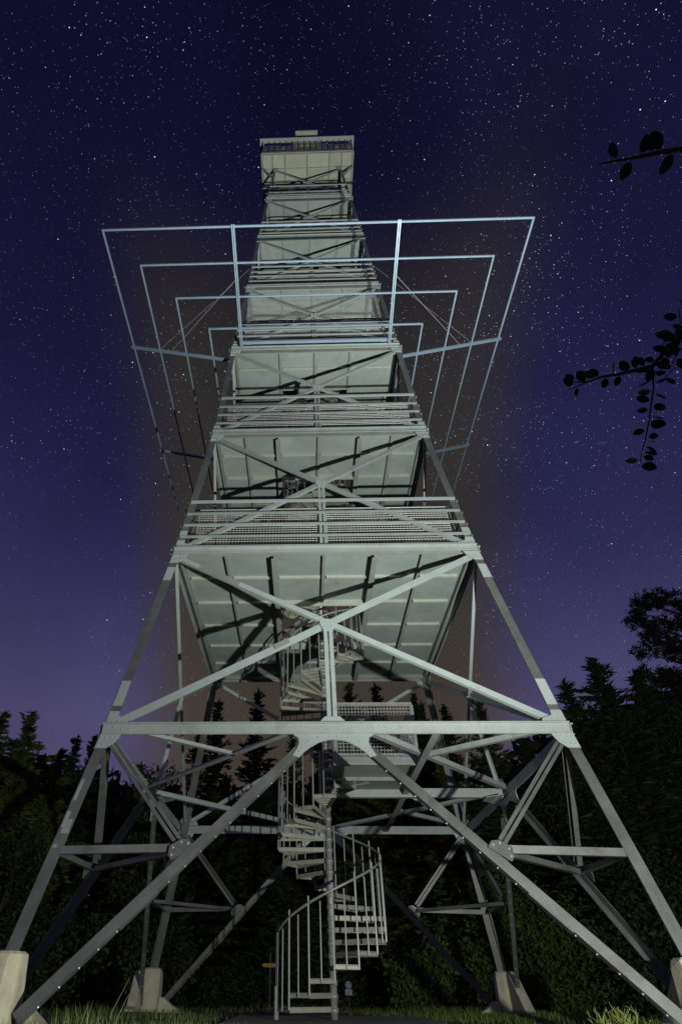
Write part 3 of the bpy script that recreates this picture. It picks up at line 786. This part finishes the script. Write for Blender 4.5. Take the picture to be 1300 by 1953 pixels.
def conifer_mesh(seed, h, rb, low, m, dens=1.):
    r = np.random.default_rng(seed); C = []; Dn = []; z = low*h
    P_, A_ = [], []
    while z < h*.985:
        t = (z-low*h)/(h-low*h); rad = rb*(1-t)**.85*(.8+.4*r.random())+.10
        n = 5+int(4*(1-t)); a0 = r.random()*6.28
        for k in range(n):
            a = a0+6.283*k/n+r.normal()*.18; L = rad*(.32+1.05*r.random()**1.3)
            d = np.array([math.cos(a), math.sin(a), 0]); side = np.array([-d[1], d[0], 0])
            m_ = max(3, int(L*13*dens))
            s = (np.arange(m_)+.6)/m_*L
            droop = -.30*s-.07*s*s+.10*t*s+(.9*t*t)*s
            for sd in (-1, 1, 0):
                lat = sd*.42*(L-s*.75)*(.5+.5*r.random(m_))*.62
                p = d*s[:, None]+side*lat[:, None]+np.array([0, 0, 1])*(droop-abs(lat)*.18+z+r.normal(size=m_)*.05)[:, None]
                P_.append(p); A_.append(d*.8+side*sd*.7+np.array([0, 0, -.35+.7*t])+r.normal(size=(m_, 3))*.25)
        z += max(.20, .38*(1-.5*t))
    # leader
    m_ = 14; p = np.zeros((m_, 3)); p[:, 2] = h-.9+np.linspace(0, .9, m_); P_.append(p); A_.append(np.array([0, 0, 1.])+r.normal(size=(m_, 3))*.45)
    P = np.concatenate(P_); A = unit(np.concatenate(A_)); B = unit(np.cross(A, r.normal(size=A.shape)))
    s = .17*(.5+.8*r.random((len(P), 1)))
    return np_mesh('crown', *quads(P, A*s, B*s*.26), m)
def trunk_mesh(h, r0, m=None): return MB().tube([(0, 0, -.4), (.02, .01, h*.3), (0, .02, h*.65), (0, 0, h*.97)], r0, 8, .02).mesh('trunk', m or M['bark'], True)
M['litfir'] = leafmat('lit_fir_needles', (.045, .068, .012), (.16, .21, .045))  # lighter copy of the fir needles, lamp light painted into the colour
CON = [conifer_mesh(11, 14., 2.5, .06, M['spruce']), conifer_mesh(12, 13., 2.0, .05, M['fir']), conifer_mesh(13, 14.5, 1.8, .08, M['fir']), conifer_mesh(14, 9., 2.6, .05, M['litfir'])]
CH = [14., 13., 14.5, 9.]; TR = [trunk_mesh(14, .22), trunk_mesh(13, .2), trunk_mesh(14.5, .2), trunk_mesh(9., .18)]
def conifer(x, y, top, kind, label, wid=1., rot=None, group='dark conifers behind the tower'):
    base = gz(x, y)-.1; s = (top-base)/CH[kind]
    t = thing('conifer_tree', label, 'conifer tree', (x, y, base), group, rng.random()*6.28 if rot is None else rot)
    t.scale = (s*wid, s*wid, s)
    obj('crown', CON[kind], t); obj('trunk', TR[kind], t)
    return t
conifer(-4.55, 16.0, 11.65, 0, 'conifer with its pointed top showing just right of the far left tower leg')
conifer(-2.66, 16.2, 12.25, 1, 'conifer spire left of the spiral stair, below the lowest platform')
conifer(1.86, 16.2, 12.65, 0, 'conifer directly right of the upper spiral stair, partly behind its centre post')
conifer(3.04, 15.6, 12.25, 1, 'conifer spire in the gap right of the centre post, above the landing rail')
conifer(4.95, 16.0, 11.95, 2, 'slim conifer spire behind the right half of the landing rail')
conifer(5.48, 17.0, 11.95, 1, 'smaller conifer twin tip right beside the far right tower leg', .8)
conifer(6.4, 16.4, 11.55, 1, 'conifer tip just right of the far right tower leg')
conifer(8.1, 16.4, 11.75, 0, 'conifer top behind the hanging brace at the right, left of the big dark tree')
conifer(-5.6, 17.2, 10.4, 2, 'low conifer top left of the far left tower leg', 1.1)
conifer(-.95, 17.5, 10.6, 0, 'conifer hidden mostly behind the upper stair treads', .8)
conifer(.4, 18.5, 11.2, 1, 'broad conifer behind the stair column in the middle', .9)
conifer(9.5, 15.5, 9.5, 2, 'lower conifer between the far right leg and the big dark tree', 1.3)
conifer(-10.3, 14.0, 9.15, 1, 'conifer with two thin tips left of the near left leg top', 1.1)
conifer(-9.4, 13.6, 9.05, 2, 'dark conifer touching the near left leg below its top joint', 1.25)
conifer(-7.6, 15.0, 8.3, 0, 'dark conifer seen between the near left leg and its corner brace', 1.2)
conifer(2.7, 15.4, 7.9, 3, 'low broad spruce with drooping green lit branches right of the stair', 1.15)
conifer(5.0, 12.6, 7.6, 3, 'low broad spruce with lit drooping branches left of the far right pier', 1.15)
conifer(-.8, 16.4, 7.6, 0, 'low dark spruce behind the lower stair treads', 1.5)
conifer(-3.9, 15.5, 8.0, 0, 'low dark spruce left of the lower stair', 1.5)
conifer(-6.2, 12.5, 6.2, 0, 'low dark spruce behind the far left pier', 1.5)

# the wood behind: reads as one dark mass
def wood():
    r = np.random.default_rng(61); n = 60000
    az = (r.random(n)-.5)*2*R(66); dist = 21+6*r.random(n)
    x = dist*np.sin(az); y = dist*np.cos(az)
    ctrl_x = np.array([-26, -18, -12, -8, -5, 0, 5, 8, 11, 14, 26]); ctrl_z = np.array([9.5, 9., 8.6, 7.8, 8.2, 9.2, 9.2, 8.6, 9.8, 11.0, 11.5])
    topz = np.interp(x, ctrl_x, ctrl_z)*dist/23+.6*np.sin(x*2.1)+.4*np.sin(x*5.3+1)
    P = np.stack([x, y, -2.5+(topz+2.5)*r.random(n)**.85], 1)
    V, F = leaves(P, r, .42, .42)
    o = obj('wood', np_mesh('wood', V, F, M['fir']), kind='stuff', label='dark wood closing the view low behind the tower and trees')
wood()

def lobes_points(r, lobes, n):
    tot = sum(l[3]*l[4]*l[5] for l in lobes)**1.; P = []; O = []
    for cx, cy, cz, rx, ry, rz_ in lobes:
        k = max(20, int(n*(rx*ry*rz_)**.8/sum((l[3]*l[4]*l[5])**.8 for l in lobes)))
        d = unit(r.normal(size=(k, 3))); rad = r.random((k, 1))**.42
        lump = 1+.22*np.sin(d[:, :1]*7+cx*3)*np.cos(d[:, 1:2]*6+cz)+.12*r.normal(size=(k, 1))
        P.append(np.array([cx, cy, cz])+d*rad*lump*np.array([rx, ry, rz_])); O.append(d)
    return np.concatenate(P), np.concatenate(O)
def leafy(name, label, cat, base, lobes, n, size, aspect, m, seed, spray=None, group=None, bark='bark', trunk_r=.12, clump=.0):
    """lobes are given relative to base"""
    r = np.random.default_rng(seed); t = thing(name, label, cat, base, group)
    P, O = lobes_points(r, lobes, n)
    if clump:
        k = max(8, int(len(P)/34)); pr = r.permutation(len(P)); C, CO = P[pr[:k]], O[pr[:k]]; idx = r.integers(0, k, len(P))
        P = C[idx]+r.normal(size=P.shape)*clump; O = CO[idx]
    V, F = leaves(P, r, size, aspect, None if spray is None else O*spray+np.array([0, 0, .25]))
    obj('crown', np_mesh('crown', V, F, m), t)
    b = MB()
    big = max(lobes, key=lambda l: l[2]); cz = min(l[2] for l in lobes)
    top = (big[0]*.6, big[1]*.6, big[2])
    b.tube([(0, 0, -.5), (big[0]*.1, big[1]*.1, top[2]*.3), (big[0]*.35, big[1]*.35, top[2]*.65), top], trunk_r, 7, trunk_r*.2)
    for l in lobes:
        if l is big: continue
        zb = max(.1, l[2]*.45); f = zb/max(top[2], .1)
        b.tube([(big[0]*f*.4, big[1]*f*.4, zb), (l[0]*.55, l[1]*.55, (zb+l[2])/2+.15), (l[0], l[1], l[2])], trunk_r*.5, 5, trunk_r*.08)
    obj('trunk', b.mesh('trunk', M[bark], True), t)
    return t
# left edge, lit green
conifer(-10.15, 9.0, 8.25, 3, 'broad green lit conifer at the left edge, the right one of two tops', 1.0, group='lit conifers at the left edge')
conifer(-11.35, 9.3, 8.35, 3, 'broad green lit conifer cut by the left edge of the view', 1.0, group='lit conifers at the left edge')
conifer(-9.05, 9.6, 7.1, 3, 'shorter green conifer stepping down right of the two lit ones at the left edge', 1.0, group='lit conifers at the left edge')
conifer(10.75, 9.9, 10.75, 1, 'dark conifer with ragged top rising over the big dark tree at the right', 1.7, group='trees at the right')
conifer(9.55, 10.1, 9.9, 1, 'dark conifer at the left shoulder of the big dark tree at the right', 1.5, group='trees at the right')
conifer(12.6, 10.6, 10.45, 1, 'broad dark conifer under the pine at the right edge', 1.8, group='trees at the right')
leafy('dark_bush', 'dark bush with pale speckled leaves below the tree at the left edge', 'bush', (-8.8, 7.2, gz(-8.8, 7.2)),
      [(-.6, 0, 2.0, 1.7, 1.2, 2.0), (.9, .3, 1.6, 1.3, 1.2, 1.7), (-1.6, .2, 3.2, 1.1, 1., 1.3), (0.3, .2, 3.4, .9, .9, 1.0)],
      9000, .055, .55, M['fir'], 22, None, 'dark bushes', clump=.16)
leafy('dark_bush', 'dark leafy bush with thin twigs against the sky right of the near left leg', 'bush', (-6.0, 12.0, gz(-6, 12)),
      [(-.5, 0, 6.9, .7, .6, .7), (.1, 0, 7.0, .55, .5, .65), (.6, 0, 6.7, .6, .5, .75), (0, .2, 5.6, 1.3, 1., 1.2), (0, .2, 3.6, 1.5, 1.1, 2.0), (0, 0, 1.5, 1.5, 1.1, 1.8)],
      9500, .075, .55, M['beech'], 23, None, 'dark bushes', clump=.2)
leafy('dark_bush', 'low dark bush on the ground between the two left piers', 'bush', (-5.6, 8.0, gz(-5.6, 8)),
      [(-.8, 0, 1.0, 1.5, 1.1, 1.4), (1.0, .2, .8, 1.4, 1.1, 1.2)], 5600, .065, .5, M['fir'], 24, None, 'dark bushes', clump=.2)
leafy('dark_bush', 'low dark bush behind the foot of the spiral stair', 'bush', (-.8, 15.2, gz(-.8, 15.2)),
      [(-1.6, 0, .9, 1.5, 1., 1.3), (.6, .2, .8, 1.2, 1.0, 1.0)], 5600, .065, .5, M['fir'], 25, None, 'dark bushes', clump=.2)
leafy('green_shrub', 'green lit shrub just left of the far right pier', 'shrub', (2.9, 9.0, gz(2.9, 9)),
      [(-.5, 0, .7, .8, .7, 1.0), (.4, .1, 1.0, .7, .7, 1.2)], 3400, .075, .5, M['elder'], 26, None, 'lit shrubs', clump=.14)
leafy('green_shrub', 'large dim green shrub right of the far right pier, with a bare twig', 'shrub', (6.0, 9.2, gz(6, 9.2)),
      [(-1.3, 0, 1.4, .9, .9, 1.5), (-.5, .1, 2.4, 1.0, .9, 1.0), (.5, 0, 1.5, 1.2, 1., 1.5), (1.4, .1, 2.0, .9, .9, 1.2), (-.1, 0, .8, 1.6, 1.1, 1.0)],
      11000, .065, .5, M['elder'], 27, None, 'lit shrubs', clump=.15)
leafy('dark_bush', 'dark bush at the right edge beneath the big dark tree', 'bush', (9.6, 7.6, gz(9.6, 7.6)),
      [(-.8, 0, 1.4, 1.5, 1.2, 1.7), (1.2, .2, 1.8, 1.6, 1.2, 2.0), (-.2, .5, 3.2, 1.4, 1.1, 1.3)], 11000, .07, .5, M['fir'], 28, None, 'dark bushes', clump=.2)
leafy('yew_tree', 'big dark dense tree filling the right side below the conifer tops', 'tree', (11.2, 10.6, gz(11.2, 10.6)),
      [(.2, -.2, 8.3, .8, .9, .9), (1.2, 0, 8.2, 1.0, .9, 1.0), (2.2, 0, 8.3, .9, .9, 1.1),
       (-1.9, 0, 6.9, 1.0, 1., 1.2), (-2.9, 0, 6.3, .9, 1., .9), (-.3, 0, 6.8, 1.5, 1.2, 1.7), (1.6, 0, 6.8, 1.6, 1.2, 1.8), (-1.4, 0, 4.6, 1.6, 1.3, 1.8), (1., 0, 4.4, 1.9, 1.4, 1.9), (0, 0, 2.2, 2.2, 1.6, 2.0)],
      38000, .085, .34, M['fir'], 29, 1.3, 'trees at the right', trunk_r=.25, clump=.2)
# the pine at the right edge
def pine():
    base = (20.2, 16.4, gz(20, 16)); r = np.random.default_rng(31)
    t = thing('pine_tree', 'tall gnarled pine with open needle pads cut by the right edge', 'pine tree', base, 'trees at the right')
    pads = [(17.98, 17.2, .75, .55), (18.8, 17.45, .8, .5), (19.6, 17.2, 1.0, .6), (17.0, 15.95, .55, .5), (17.6, 15.4, .7, .55), (18.6, 15.9, .9, .5), (19.6, 15.8, .9, .6), (17.5, 16.6, .5, .4),
            (16.85, 14.25, .6, .42), (17.9, 14.5, .9, .55), (18.9, 14.4, .8, .5), (16.5, 13.05, .5, .42), (17.2, 12.7, .75, .5), (18.0, 12.9, .7, .4), (17.4, 11.7, .6, .4), (18.3, 11.4, .8, .4), (16.7, 10.4, .55, .4), (17.6, 10.2, .7, .45), (20.8, 15.2, 1., .6), (21, 17.2, 1, .6), (20.4, 13.4, 1., .5), (18.9, 13.3, .9, .5), (19.4, 12.3, 1.1, .6), (18.3, 12.2, .8, .45), (19.6, 11.2, 1.1, .6), (18.2, 10.6, .8, .5)]
    P = []; O = []
    b = MB(); b.tube([(0, 0, -.5), (.1, 0, 5), (-.25, 0, 9.5), (.05, .1, 13.5), (-.2, 0, 17.4)], .28, 9, .07)
    for x, z, rx, rz_ in pads:
        c = np.array([x-base[0], r.normal()*.35, z-base[2]])
        k = int(1500*rx); d = unit(r.normal(size=(k, 3)))*r.random((k, 1))**.4
        p = c+d*np.array([rx, .7, rz_]); p[:, 2] -= .22*(np.abs(p[:, 0]-c[0])/rx)**2
        P.append(p); O.append(d)
        zb = c[2]-.5-.2*abs(c[0])
        b.tube([(-.1, 0, zb), (c[0]*.5, c[1]*.5, zb+.45), (c[0], c[1], c[2]-.15)], .075, 5, .02)
    P = np.concatenate(P); O = np.concatenate(O)
    pr = r.permutation(len(P)); P, O = P[pr], O[pr]; k = len(P)//26; idx = r.integers(0, k, len(P)); P2 = P[:k][idx]+r.normal(size=P.shape)*.085
    V, F = leaves(P2, r, .085, .30, O[idx]*.8+np.array([0, 0, .5]))
    obj('crown', np_mesh('crown', V, F, M['pine']), t); obj('trunk', b.mesh('trunk', M['pinebark'], True), t)
pine()

# ------------------------------------------------------------------ grass
def blades(r, P, H, wid, lean):
    n = len(P); a = r.random(n)*6.283; d = np.stack([np.cos(a), np.sin(a), np.zeros(n)], 1); s = np.stack([-d[:, 1], d[:, 0], np.zeros(n)], 1)
    H = H[:, None]; ln = (lean*(.3+r.random((n, 1))))*H; up = np.array([0, 0, 1.])
    V = np.empty((n, 5, 3)); V[:, 0] = P-s*wid; V[:, 1] = P+s*wid
    mid = P+up*H*.55+d*ln*.3; V[:, 2] = mid+s*wid*.75; V[:, 3] = mid-s*wid*.75; V[:, 4] = P+up*H+d*ln
    V = V.reshape(-1, 3); base = np.arange(n)*5
    q = np.stack([base, base+1, base+2, base+3], 1); t = np.stack([base+3, base+2, base+4, base+4], 1)
    return V, base, n
def blade_mesh(name, V, n, m):
    me = bpy.data.meshes.new(name); b = np.arange(n)*5
    me.vertices.add(len(V)); me.vertices.foreach_set('co', np.asarray(V, np.float32).ravel())
    loops = np.stack([b, b+1, b+2, b+3, b+3, b+2, b+4], 1).astype(np.int32)
    me.loops.add(loops.size); me.loops.foreach_set('vertex_index', loops.ravel())
    st = np.stack([np.arange(n)*7, np.arange(n)*7+4], 1).astype(np.int32); tt = np.tile(np.array([4, 3], np.int32), n)
    me.polygons.add(2*n); me.polygons.foreach_set('loop_start', st.ravel()); me.polygons.foreach_set('loop_total', tt)
    me.materials.append(m); me.update(calc_edges=True); me.validate(); return me
r = np.random.default_rng(41); pts = []
for cx, cy, rx, ry, k in ((3.0, 3.0, 1.5, 1.3, 3200), (2.6, 2.0, 1.3, .8, 1500), (-3.2, 1.0, 1.6, 1.6, 1100), (-2.2, -3.0, .9, 1.4, 900), (2.2, -3.2, 1.1, 1.2, 700), (4.2, 1.0, 1.2, 2.0, 900), (-4.6, 4.0, 1.6, 1.6, 700), (0, 5.0, 3.5, .8, 900), (3, 6, 3, 1.4, 900), (-4, 6, 3, 1.4, 700), (2.2, -6.5, 1.6, 1.6, 700), (-2, -7, 1.5, 1.4, 500)):
    p = r.normal(size=(k, 2))*np.array([rx, ry])*.6+np.array([cx, cy])
    keep = (np.abs(p[:, 0]) > 1.5) | (np.abs(p[:, 1]) > 1.5); pts.append(p[keep])
p = np.concatenate(pts); P = np.c_[p, [gz(a, b)-.02 for a, b in p]]
V, _, n = blades(r, P, .04+.09*r.random(len(P))**1.5, .005, .6)
obj('grass', blade_mesh('grass', V, n, M['grass']), kind='stuff', label='short green grass growing round the piers and stair slab')
def tuft(x, y, n, h, label, seed, m='grass', lean=.35, spread=.12):
    r = np.random.default_rng(seed); p = r.normal(size=(n, 2))*spread
    P = np.c_[p, np.zeros(n)]
    t = thing('grass_tuft', label, 'grass tuft', (x, y, gz(x, y)-.02), 'grass tufts at the lower left')
    k = int(n*.75)
    V, _, q = blades(r, P[:k], h*(.55+.45*r.random(k)), .0042, lean); obj('blades', blade_mesh('blades', V, q, M[m]), t, kind='stuff')
    V, _, q = blades(r, P[k:], h*(.6+.5*r.random(n-k)), .0035, lean); obj('dry_blades', blade_mesh('dry_blades', V, q, M['straw']), t, kind='stuff')
tuft(-2.50, -4.0, 95, .33, 'bright green grass tuft with dry blades right of the near left pier', 51, spread=.10, lean=.6)
tuft(-2.02, -5.0, 24, .27, 'sparse grass tuft left of the two tall stalks', 52, spread=.16, lean=.7)
tuft(-2.83, -4.0, 80, .24, 'short grass tuft against the foot of the near left pier', 53, spread=.14, lean=.5)
st = thing('grass_stalks', 'two tall pale grass stalks leaning right in front of the far left pier', 'grass stalks', (-2.2, -4.0, 0))
obj('stalk', MB().tube([(-.03, 0, 0), (.0, 0, .22), (.11, .02, .46)], .0035, 4, .001).mesh('stalk', M['straw']), st)
obj('stalk', MB().tube([(.03, 0, 0), (.06, 0, .18), (.13, .02, .35)], .0035, 4, .001).mesh('stalk', M['straw']), st)
obj('blades', blade_mesh('blades', *(lambda q: (q[0], q[2]))(blades(np.random.default_rng(5), np.c_[np.random.default_rng(6).normal(size=(16, 2))*.07, np.zeros(16)], np.full(16, .2), .0045, .7)), M['grass']), st, kind='stuff')
# broom shrub, lower right
bt = thing('broom_shrub', 'pale yellow green broom shrub with fine upright twigs before the near right pier', 'shrub', (2.22, -4.5, 0))
r = random.Random(8); bb = MB()
for k in range(40):
    a = r.random()*6.28; d = r.random()*.17; x, y = d*math.cos(a)*1.25, d*math.sin(a)
    h = .15+.15*r.random(); lx, ly = r.gauss(.0, .05)+x*.35, r.gauss(0, .05)
    p = [(x*.5, y*.5, -.02), (x*.8+lx*.2, y+ly*.2, h*.55), (x+lx, y+ly, h)]
    bb.tube(p, .0042, 4, .0018)
    for q in range(3):
        t = .45+.45*r.random(); bx_ = Vector(p[1]).lerp(Vector(p[2]), (t-.45)*2*.9); 
        bb.tube([bx_, bx_+Vector((r.gauss(0, .035), r.gauss(0, .035), .035+.05*r.random()))], .003, 4, .0015)
obj('twigs', bb.mesh('twigs', M['broom']), bt, kind='stuff')

# ------------------------------------------------------------------ signs
sp_ = thing('signpost', 'slim signpost with a yellow arrow board pointing left, left of the stair', 'signpost', (-1.62, 13.0, -.7))
obj('post', MB().tube([(0, 0, -.2), (0, 0, 2.02)], .022, 8).mesh('post', M['pole']), sp_)
pl = [(-.29, 1.665), (-.22, 1.61), (.29, 1.61), (.29, 1.72), (-.22, 1.72)]
obj('arrow_board', MB().prism([(x, -.035, z) for x, z in pl], (0, .012, 0)).mesh('arrow_board', M['yellow']), sp_)
obj('print_mark', MB().box(.235, -.0375, 1.625, .265, -.0355, 1.705).mesh('print_mark', M['print']), sp_)
obj('clamp', MB().box(-.032, -.0235, 1.60, .032, .028, 1.73).mesh('clamp', M['pole']), sp_)
sg = thing('footpath_sign', 'round blue pedestrian sign above a small white plate, right of the stair foot', 'road sign', (.965, 13.0, -.7))
obj('post', MB().tube([(0, 0, -.2), (0, 0, 1.26)], .014, 8).mesh('post', M['pole']), sg)
disc = [(.108*math.cos(t), -.03, 1.15+.108*math.sin(t)) for t in [k*math.pi/12 for k in range(24)]]
dd = obj('blue_disc', MB().prism(disc, (0, .01, 0)).mesh('blue_disc', M['blue']), sg)
pic = MB()
def pb(a, c, w): pic.bar((a[0], -.033, 1.15+a[1]), (c[0], -.033, 1.15+c[1]), w, .003, (0, 1, 0))
pic.prism([(-.012+.014*math.cos(t), -.0345, 1.15+.072+.014*math.sin(t)) for t in [k*math.pi/5 for k in range(10)]], (0, .003, 0))
pb((-.012, .056), (-.006, -.005), .026); pb((-.008, -.005), (-.018, -.075), .014); pb((-.004, -.003), (.032, -.045), .013); pb((.030, -.044), (.036, -.075), .011)
pb((-.014, .048), (-.042, .0), .010); pb((-.006, .045), (.026, .008), .010)
obj('walker_symbol', pic.mesh('walker_symbol', M['white']), dd)
wp = obj('white_plate', MB().box(-.108, -.03, .89, .108, -.02, 1.035).mesh('white_plate', M['white']), sg)
wm_ = MB()
wm_.prism([(-.085, -.0315, .915), (-.045, -.0315, .915), (-.065, -.0315, 1.01)], (0, .001, 0))
for zz in (1.0, .975, .95): wm_.box(-.025, -.0315, zz-.012, .09-.02*((zz*100) % 2), -.0305, zz)
for zz in (.925, .905): wm_.box(-.03, -.0315, zz-.006, .05, -.0305, zz)
obj('plate_print', wm_.mesh('plate_print', M['print']), wp)

# ------------------------------------------------------------------ leafy branches reaching in from the right, close to the camera
def leaf_mesh(seed):
    r = random.Random(seed); b = MB(); n = 10; vs = []
    wl, wr = .30+.07*r.random(), .30+.07*r.random(); fold, curl, bend = r.uniform(-.02, .16), r.uniform(-.10, .16), r.uniform(-.10, .10)
    for k in range(n+1):
        t = k/n; w = math.sin(math.pi*min(1, t**.92))**.66; e = r.uniform(-.012, .012)
        if k in (0, n): e = 0
        y0 = bend*math.sin(t*2.6); zc = curl*t*t
        vs += [(t, y0-w*wl-e, zc+fold*w), (t, y0, zc), (t, y0+w*wr+e, zc+fold*w)]
    fs = []
    for k in range(n): fs += [(3*k, 3*k+3, 3*k+4, 3*k+1), (3*k+1, 3*k+4, 3*k+5, 3*k+2)]
    b.add([(-.16, .0, 0), (0, -.012, 0), (0, .012, 0)], [(0, 1, 2)])
    b.add(vs, fs); return b.mesh('leaf', M['near'], True)
LEAVES = [leaf_mesh(q) for q in range(7)]
CAMP = Vector((-.389, -10.769, .429))
def put_leaf(par, p, dirv, L, r):
    d = Vector(dirv).normalized(); view = (CAMP-Vector(p)).normalized()
    nrm = (view+Vector((r.gauss(0, .55), r.gauss(0, .55), r.gauss(0, .55)))).normalized()
    y = nrm.cross(d).normalized(); z = d.cross(y)
    m = Matrix((d, y, z)).transposed().to_4x4()@Matrix.Scale(L, 4); m.translation = Vector(p)
    o = bpy.data.objects.new('leaf', r.choice(LEAVES)); COL.objects.link(o); o.parent = par; o.matrix_world = m
    return o
def twig(par, pts, r0, r1): 
    return obj('twig', MB().tube(pts, r0, 6, r1).mesh('twig', M['bark'], True), par)
def along(pts, t):
    pts = [Vector(p) for p in pts]; L = [(b-a).length for a, b in zip(pts[:-1], pts[1:])]; s = t*sum(L)
    for a, b, l in zip(pts[:-1], pts[1:], L):
        if s <= l: return a.lerp(b, s/l), (b-a).normalized()
        s -= l
    return pts[-1], (pts[-1]-pts[-2]).normalized()
r = random.Random(77)
def dress(par, pts, t0, t1, n, L):
    for k in range(n):
        t = t0+(t1-t0)*min(1, max(0, (k+r.uniform(-.25, .25))/max(1, n-1)))
        p, d = along(pts, t); view = (p-CAMP).normalized(); side = d.cross(view).normalized()
        s = (1 if k % 2 else -1)*(1 if r.random() < .9 else -1)
        dirv = d*r.uniform(-.35, .7)+side*s+view*r.uniform(-.3, .3)
        put_leaf(par, p+side*s*L*.17, dirv, L*r.uniform(.68, 1.12), r)
def rel(par, pts): return [Vector(p)-TL for p in pts]
tree_ = thing('beech_tree', 'young leafy tree outside the right edge with two leafy branches reaching into view', 'tree', (2.35, -11.15, gz(2.35, -11.15)))
obj('trunk', MB().tube([(0, 0, -.3), (.02, .0, .8), (-.03, .02, 1.7), (.03, .0, 2.9), (0, .05, 4.2)], .055, 9, .012).mesh('trunk', M['bark'], True), tree_)
TL = Vector(tree_.location)
def branch(pts, r0, r1):
    o = obj('branch', MB().tube([Vector(p)-TL for p in pts], r0, 6, r1).mesh('branch', M['bark'], True), tree_)
    bpy.context.view_layer.update(); return o
pa = [(2.33, -11.13, 1.25), (1.75, -10.72, 1.46), (1.1, -10.42, 1.62), (.62, -10.35, 1.745), (.37, -10.311, 1.762), (.339, -10.302, 1.776), (.298, -10.29, 1.787), (.265, -10.28, 1.801), (.239, -10.271, 1.812)]
br = branch(pa, .010, .0012)
dress(br, pa, .55, .912, 12, .037); dress(br, pa, .918, .986, 9, .034)
main = [(2.36, -11.12, 1.05), (1.80, -10.62, 1.34), (1.2, -10.3, 1.50), (.75, -10.15, 1.56), (.443, -10.021, 1.580), (.404, -9.956, 1.556), (.349, -9.927, 1.570), (.318, -9.910, 1.583), (.292, -9.896, 1.584), (.258, -9.871, 1.588)]
down = [(.404, -9.956, 1.556), (.413, -9.92, 1.527), (.411, -9.868, 1.481), (.409, -9.835, 1.455), (.404, -9.812, 1.434), (.400, -9.786, 1.410)]
upb = [(.75, -10.15, 1.56), (.52, -10.06, 1.61), (.45, -10.02, 1.605), (.425, -9.99, 1.59)]
upc = [(.62, -10.09, 1.58), (.50, -10.06, 1.645), (.455, -10.05, 1.625)]
ext = [(.62, -10.09, 1.575), (.50, -10.0, 1.545), (.44, -9.96, 1.537), (.425, -9.945, 1.527)]
tipt = [(.292, -9.896, 1.584), (.272, -9.884, 1.600), (.262, -9.876, 1.603)]
br2 = branch(main, .010, .0010)
tw1 = [(.47, -10.03, 1.575), (.443, -10.03, 1.590), (.432, -10.06, 1.612)]; tw2 = [(.47, -10.03, 1.57), (.440, -9.99, 1.553), (.428, -9.972, 1.532)]; tw3 = [(.455, -10.03, 1.588), (.43, -10.005, 1.588), (.414, -9.985, 1.583)]
for q in (tw1, tw2, tw3): dress(br2, q, .1, 1., 5, .029)
for q in (down, upb, ext, upc, tipt, tw1, tw2, tw3): twig(br2, rel(br2, q), .0022, .0009)
dress(br2, main, .62, .90, 12, .033); dress(br2, main, .905, .997, 17, .027)
dress(br2, down, .03, .99, 20, .029); dress(br2, upb, .4, 1., 8, .031); dress(br2, upc, .4, 1., 7, .031); dress(br2, ext, .3, 1., 8, .030); dress(br2, tipt, .4, 1., 3, .024)
